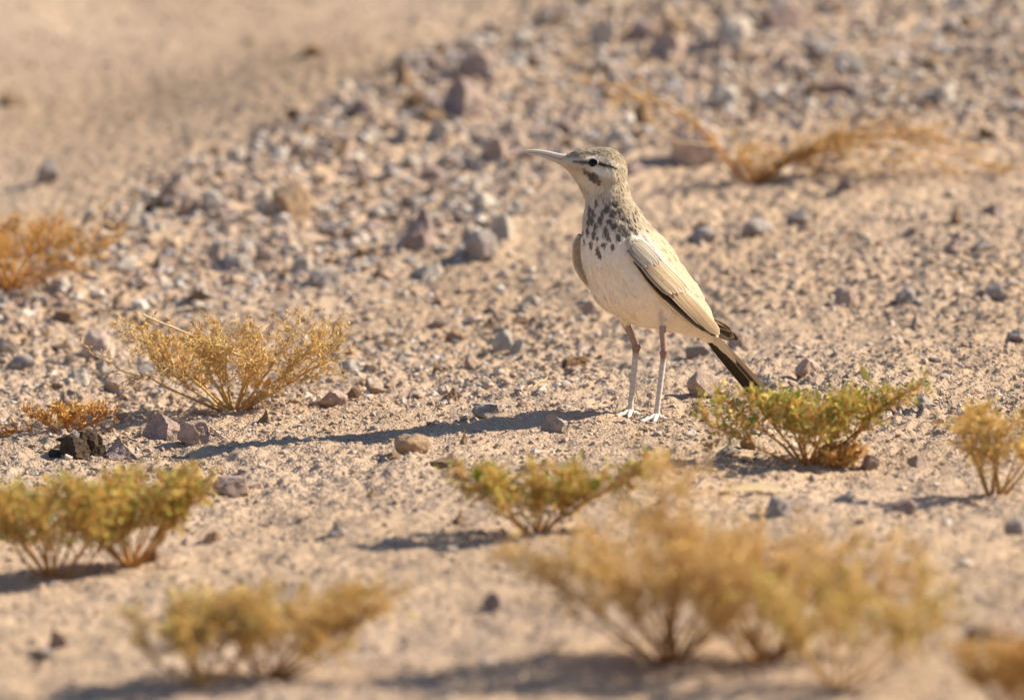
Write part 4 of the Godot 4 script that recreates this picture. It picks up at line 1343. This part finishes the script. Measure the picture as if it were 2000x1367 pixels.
func leg(root: Node3D, knee_top: Array, joint: Array, ankle: Array, toes: Array, ground: float) -> void:
	var brown := Color(0.39, 0.295, 0.245)
	var pale := Color(0.62, 0.57, 0.51)
	var bag := Bag.new()
	var top := bp(knee_top[0], knee_top[1], knee_top[2])
	var mid := bp(joint[0], joint[1], joint[2])
	var foot := bp(ankle[0], ankle[1], ankle[2])
	foot.y = ground + 0.0034
	var pts := PackedVector3Array()
	var rad := PackedFloat32Array()
	for i in 9:
		var t := i / 8.0
		pts.append(top.lerp(mid, t))
		rad.append(lerpf(7.6, 5.6, t) * MM + (0.0006 if i == 8 else 0.0) + 0.00012 * sin(i * 2.4))
	bag.tube(pts, rad, brown, 12, Color(0.36, 0.23, 0.19))
	pts = PackedVector3Array()
	rad = PackedFloat32Array()
	var away := (mid - foot).normalized()
	for i in 23:
		var t := i / 22.0
		pts.append((mid + away * 0.0022).lerp(foot, t))
		var r := lerpf(5.6, 5.0, t) * MM
		r += 0.0011 * exp(-pow((t - 0.04) / 0.05, 2.0)) + 0.0006 * exp(-pow((t - 1.0) / 0.05, 2.0))
		rad.append(r + (0.0002 if i % 2 else 0.0))
	bag.tube(pts, rad, Color(0.40, 0.28, 0.24), 12, Color(0.40, 0.28, 0.24))
	# the shank pales below the joint
	for i in range(bag.v.size() - 23 * 12 - 1, bag.v.size()):
		var t := clampf((mid.y - bag.v[i].y) / (mid.y - foot.y), 0.0, 1.0)
		bag.c[i] = Color(0.33, 0.21, 0.17).lerp(pale, smoothstep(0.04, 0.16, t + 0.02 * noise_a.get_noise_3dv(bag.v[i] * 900.0))) * (0.82 if (i / 12) % 2 else 1.04)
	var claws := []
	for q in toes:
		var d := Vector3(q[0], 0, q[1]).normalized()
		var len: float = q[2]
		pts = PackedVector3Array()
		rad = PackedFloat32Array()
		var prof := [0.0034, 0.0036, 0.0022, 0.0024, 0.0014, 0.0013]
		for i in 6:
			var t := i / 5.0
			var p := foot + d * len * t
			p.y = ground + prof[i]
			pts.append(p)
			rad.append(lerpf(0.00185, 0.00120, t) + (0.00018 if i % 2 else 0.0))
		bag.tube(pts, rad, pale, 8, Color(0.64, 0.59, 0.54))
		claws.append([pts[5], d, q[3]])
	var o := put("leg", bag.made(), skin_mat, root)
	for q in claws:
		var cb := Bag.new()
		var d: Vector3 = q[1]
		pts = PackedVector3Array()
		rad = PackedFloat32Array()
		for i in 5:
			var t := i / 4.0
			pts.append(q[0] + d * q[2] * t + Vector3(0, 0.0006 * sin(t * PI) - 0.0010 * t, 0))
			rad.append(lerpf(0.00085, 0.0002, t))
		cb.tube(pts, rad, Color(0.58, 0.52, 0.47), 7, Color(0.34, 0.29, 0.25))
		put("claw", cb.made(), skin_mat, o)

func build_bird() -> void:
	rng.seed = 31
	var root := Node3D.new()
	root.name = numbered("lark")
	add_child(root)
	var stand := at(1256, 815)
	root.position = stand
	tag(root, "sandy desert lark with long curved bill and spotted breast standing on the sand", "bird")
	var head_z := 36.0
	var h1 := [1178, 334, head_z, 43]
	var h2 := [1141, 324, head_z + 2, 29]
	var h3 := [1110, 317, head_z + 2, 15.5]
	var th := [1168, 365, head_z, 31]
	var n1 := [1187, 386, 38, 39.5]
	var n2 := [1192, 416, 40, 46.5]
	var n3 := [1198, 446, 38, 60]
	var b1 := [1211, 490, 32, 75]
	var b2 := [1238, 534, 14, 88]
	var b3 := [1276, 567, -13, 73]
	var b4 := [1318, 592, -43, 56]
	var b5 := [1354, 620, -68, 35]
	var b6 := [1386, 650, -91, 19]
	bone(h3, h2)
	bone(h2, h1)
	bone(h2, th)
	bone(h1, n1)
	bone(th, n1)
	bone(n1, n2)
	bone(n2, n3)
	bone(n3, b1)
	bone(b1, b2)
	bone(b2, b3)
	bone(b3, b4)
	bone(b4, b5)
	bone(b5, b6)
	bone([1285, 592, 28, 22], [1293, 634, 30, 8])
	bone([1216, 592, -30, 22], [1223, 634, -32, 8])
	var made := nets(0.0008)
	var v: PackedVector3Array = made[0]
	var idx: PackedInt32Array = made[1]
	var n := normals_of(v, idx)
	var c := PackedColorArray()
	c.resize(v.size())
	for i in v.size():
		c[i] = plumage_color(v[i], n[i])
	for i in v.size():
		var p := v[i]
		v[i] += n[i] * (0.00022 * noise_a.get_noise_3dv(Vector3(p.x * 700.0, p.y * 300.0, p.z * 700.0)) + 0.0005 * noise_a.get_noise_3dv(p * 90.0))
	n = normals_of(v, idx)
	put("body", mesh_of(v, n, idx, c), plume_mat, root)
	# small contour feathers lying over the body
	var plumes := Bag.new()
	for t in 15000:
		var i := rng.randi() % v.size()
		var p := v[i]
		var q := drawn(p)
		var f := flow(p)
		f = (f - n[i] * f.dot(n[i])).normalized()
		f = (f + Vector3(rng.randfn(), rng.randfn(), rng.randfn()) * 0.16).normalized()
		var small := q.y < 380.0
		var length := rng.randf_range(0.0012, 0.0022) if small else rng.randf_range(0.0026, 0.0046)
		if q.y >= 380.0 and q.y < 515.0 and q.x < 1235.0: length = rng.randf_range(0.0014, 0.0024)
		if q.x < 1122.0: continue
		if q.distance_to(Vector2(1157, 320)) < 15.0: continue
		if (q.y > 520.0 and rng.randf() < 0.6) or (q.x > 1245.0 and rng.randf() < 0.85): continue
		var col := plumage_color(p, n[i]) * (rng.randf_range(0.92, 1.07) if q.y < 450.0 else rng.randf_range(0.97, 1.03))
		col.a = 1.0
		plumes.blade(p + n[i] * 0.00005, (f + n[i] * (0.06 if q.x < 1250.0 else 0.03)).normalized(), n[i], length, length * (0.34 if small else 0.30), -0.03, col)
	var pl := put("plumage", plumes.made(), plume_mat, root)
	pl.set_meta("kind", "stuff")
	build_head(root, head_z)
	build_wings(root)
	build_tail(root)
	var y1 := height(stand.x + bp(1282, 815, 35).x, stand.z + 35 * MM) - stand.y
	var y2 := height(stand.x + bp(1231, 815, -36).x, stand.z - 36 * MM) - stand.y
	leg(root, [1293, 628, 30], [1297, 692, 34], [1282, 804, 36], [[-0.80, 0.75, 0.0125, 0.0042], [-0.95, 0.28, 0.0105, 0.0036], [-0.15, 0.95, 0.0095, 0.0036], [0.92, -0.05, 0.0065, 0.0060]], y1)
	leg(root, [1222, 628, -32], [1243, 680, -35], [1231, 797, -36], [[-0.80, 0.70, 0.0125, 0.0042], [-0.95, 0.20, 0.0105, 0.0036], [-0.10, 0.95, 0.0095, 0.0036], [0.92, -0.15, 0.0065, 0.0060]], y2)

func build_head(root: Node3D, hz: float) -> void:
	# bill: two horny halves that follow the drawn curve
	var bill := Node3D.new()
	bill.name = "bill"
	root.add_child(bill, true)
	var upper := [[1112, 302.5, 316, 9.0], [1096, 302.0, 313, 7.6], [1080, 298.4, 308.2, 6.3], [1064, 295.2, 303.8, 5.2], [1048, 293.4, 300.9, 4.2], [1034, 293.2, 299.6, 3.2], [1023, 294.8, 299.4, 2.2], [1012, 298.6, 300.2, 0.9]]
	var lower := [[1114, 315.5, 335, 9.0], [1100, 312.5, 328, 7.6], [1086, 308.8, 320.0, 6.2], [1070, 304.4, 312.8, 5.0], [1054, 301.2, 307.0, 4.0], [1040, 299.8, 303.8, 3.0], [1029, 299.2, 301.8, 1.9], [1020, 299.4, 300.6, 0.9]]
	for half in [["upper_mandible", upper, Color(0.56, 0.49, 0.43), Color(0.58, 0.55, 0.50)], ["lower_mandible", lower, Color(0.60, 0.42, 0.34), Color(0.54, 0.48, 0.43)]]:
		var v := PackedVector3Array()
		var c := PackedColorArray()
		var idx := PackedInt32Array()
		var sides := 14
		var rows: Array = half[1]
		for i in rows.size():
			var r: Array = rows[i]
			for k in sides:
				var a := TAU * k / sides
				v.append(bp(r[0], (r[1] + r[2]) * 0.5 - sin(a) * (r[2] - r[1]) * 0.5, hz + 2 + cos(a) * r[3]))
				var t := float(i) / (rows.size() - 1)
				var base: Color = half[2]
				var g := 1.0 + 0.06 * noise_a.get_noise_2d(i * 3.0, k * 1.3)
				var col := base.lerp(half[3], smoothstep(0.0, 0.55, t))
				c.append(Color(col.r * g, col.g * g, col.b * g))
		for i in rows.size() - 1:
			for k in sides:
				var k2 := (k + 1) % sides
				var p0 := i * sides + k
				var p1 := i * sides + k2
				idx.append_array([p0, p0 + sides, p1, p1, p0 + sides, p1 + sides])
		put(half[0], mesh_of(v, normals_of(v, idx), idx, c), bill_mat, bill)
	# eyes
	var black := plain(0.06, false, Color(0.012, 0.009, 0.008))
	black.metallic_specular = 0.35
	var use := all_bones()
	for side in [1.0, -1.0]:
		var z: float = hz + side * 90.0
		var p := bp(1157, 320, z)
		while body_d(p, use) > 0.0:
			z -= side * 0.5
			p = bp(1157, 320, z)
		var out := body_normal(p)
		var ball := SphereMesh.new()
		ball.radius = 0.0033
		ball.height = 0.0066
		ball.radial_segments = 32
		ball.rings = 16
		var e := put("eye", ball, black, root)
		e.position = p - out * 0.0020
		# pale lid ring
		var ring := Bag.new()
		var pts := PackedVector3Array()
		var rad := PackedFloat32Array()
		var ax := out.cross(Vector3.UP).normalized()
		var ay := ax.cross(out).normalized()
		for i in 25:
			var a := TAU * i / 24.0
			pts.append(p + out * 0.00010 + ax * cos(a) * 0.0035 + ay * sin(a) * 0.0028)
			rad.append(0.00034 if sin(a) > 0.0 else 0.00016)
		ring.tube(pts, rad, Color(0.50, 0.45, 0.36), 6)
		put("eyelid", ring.made(), plume_mat, e).position = -e.position

func build_wings(root: Node3D) -> void:
	var near := Wing.new()
	var use := all_bones()
	for s in [[1223, 474, 5], [1234, 478, 18], [1256, 501, 19], [1288, 538, 22], [1326, 577, 22], [1360, 611, 17], [1386, 638, 10], [1400, 653, 3]]:
		var z := 200.0
		var p := bp(s[0], s[1], z)
		while body_d(p, use) > 0.0008 and z > -110.0:
			z -= 1.0
			p = bp(s[0], s[1], z)
		near.c.append(p)
		near.hw.append(s[2] * MM)
		near.out.append(body_normal(p))
	var shell := Node3D.new()
	shell.name = "wing"
	root.add_child(shell, true)
	put("coverts", wing_shell(near, wing_paint), plume_mat, shell)
	var sooty := Color(0.035, 0.026, 0.018)
	var umber := Color(0.085, 0.06, 0.04)
	var pale := Color(0.60, 0.47, 0.30)
	var buff := Color(0.47, 0.35, 0.22)
	var white := Color(0.74, 0.67, 0.55)
	# which side of the surface is the lower edge of the folded wing
	var low := -1.0 if drawn(near.at(0.5, -1.0)[0]).y > drawn(near.at(0.5, 1.0)[0]).y else 1.0
	for i in 5:
		feather(near.at, 0.26 + i * 0.07, low * (1.06 - i * 0.03), 0.80 + i * 0.045, low * (0.86 - i * 0.13), 7.5 * MM, 0.0010 + 0.0003 * (4 - i), sooty, pale if i % 2 == 0 else umber, shell, "primary_feather", 0.85)
	for i in 4:
		feather(near.at, 0.34 + i * 0.06, low * (0.42 - i * 0.26), 0.86 + i * 0.04, low * (0.45 - i * 0.24), 9.0 * MM, 0.0012 + 0.0003 * i, buff.lerp(umber, 0.10 if i else 0.4), white.lerp(pale, 0.45), shell, "tertial_feather", 0.8)
	for i in 8:
		var w := low * (0.80 - i * 0.21)
		feather(near.at, 0.22 + (i % 2) * 0.012, w, 0.50 + i * 0.012, w - low * 0.04, 5.6 * MM, 0.0027 + 0.0002 * (i % 2), Color(0.34, 0.26, 0.17).lerp(Color(0.52, 0.39, 0.24), clampf(i * 0.17 + (0.2 if i % 2 else 0.0), 0.0, 1.0)), white, shell, "covert_feather", 0.7)
	for i in 8:
		var w := low * (0.82 - i * 0.21)
		feather(near.at, 0.14 + (i % 2) * 0.010, w, 0.33 + i * 0.008, w, 5.2 * MM, 0.0034 + 0.0002 * (i % 2), Color(0.27, 0.23, 0.185).lerp(Color(0.50, 0.43, 0.33), clampf(i * 0.16, 0.0, 1.0)), Color(0.68, 0.63, 0.545), shell, "covert_feather", 0.65)
	# the far wing, held a little off the body
	var far := Wing.new()
	for s in [[1131, 459, 6, 4], [1130, 478, 0, 17], [1141, 512, -25, 26], [1178, 548, -65, 29], [1252, 588, -118, 27], [1335, 620, -160, 21], [1398, 640, -188, 13], [1447, 662, -208, 3]]:
		far.c.append(bp(s[0], s[1], s[2]))
		far.hw.append(s[3] * MM)
		far.out.append(Vector3(-0.57, 0.30, -0.76))
	var other := Node3D.new()
	other.name = "wing"
	root.add_child(other, true)
	put("coverts", wing_shell(far, wing_paint), plume_mat, other)
	var far_low := -1.0 if drawn(far.at(0.7, -1.0)[0]).y > drawn(far.at(0.7, 1.0)[0]).y else 1.0
	for i in 4:
		feather(far.at, 0.45 + i * 0.07, far_low * (0.9 - 0.45 * i), 0.985 - i * 0.012, far_low * (0.6 - 0.35 * i), 9.0 * MM, 0.0012 + 0.0004 * i, sooty, pale if i == 0 or i == 3 else umber, other, "primary_feather", 0.85)
		feather(far.at, 0.45 + i * 0.07, far_low * (0.9 - 0.45 * i), 0.985 - i * 0.012, far_low * (0.6 - 0.35 * i), 9.0 * MM, -0.0045, sooty, pale if i == 0 or i == 3 else umber, other, "primary_feather", 0.85)

func build_tail(root: Node3D) -> void:
	var tail := Node3D.new()
	tail.name = "tail"
	root.add_child(tail, true)
	var side := Vector3(0.80, 0.47, 0.41).normalized()      # the closed tail is rolled a little towards the near side
	var from := bp(1376, 640, -84)
	var to := bp(1492, 771, -160)
	var along := (to - from).normalized()
	var up := side.cross(along).normalized()
	if up.z < 0.0: up = -up
	var sooty := Color(0.035, 0.026, 0.018)
	var edge := Color(0.62, 0.50, 0.34)
	var buff := Color(0.56, 0.43, 0.26)
	for i in 8:
		var o := (i - 3.5) / 3.5
		var on := func(s: float, w: float) -> Array:
			var spread := lerpf(0.5, 1.0, s)
			var p := from.lerp(to, s) + side * (o * 13.0 * MM * spread) + up * (0.0005 * (7 - i))
			return [p, up, side]
		var dark := sooty if i < 5 else (buff if i > 5 else Color(0.10, 0.07, 0.045))
		var pale := edge if i == 3 or i >= 5 else Color(0.09, 0.068, 0.045)
		feather(on, 0.0, 0.0, 1.0 - 0.05 * absf(o) + 0.02 * (i % 2), 0.0, 5.6 * MM, 0.0, dark, pale, tail, "tail_feather", 0.88)
	for i in 3:
		var on2 := func(s: float, w: float) -> Array:
			var p := from.lerp(to, s) + side * ((0.35 + 0.3 * i) * 13.0 * MM) + up * (0.0042 + 0.0003 * i)
			return [p, up, side]
		feather(on2, -0.1, 0.0, 0.22 + 0.13 * i, 0.0, 5.5 * MM, 0.0006, Color(0.66, 0.56, 0.40), Color(0.74, 0.68, 0.56), tail, "tail_covert", 0.7)
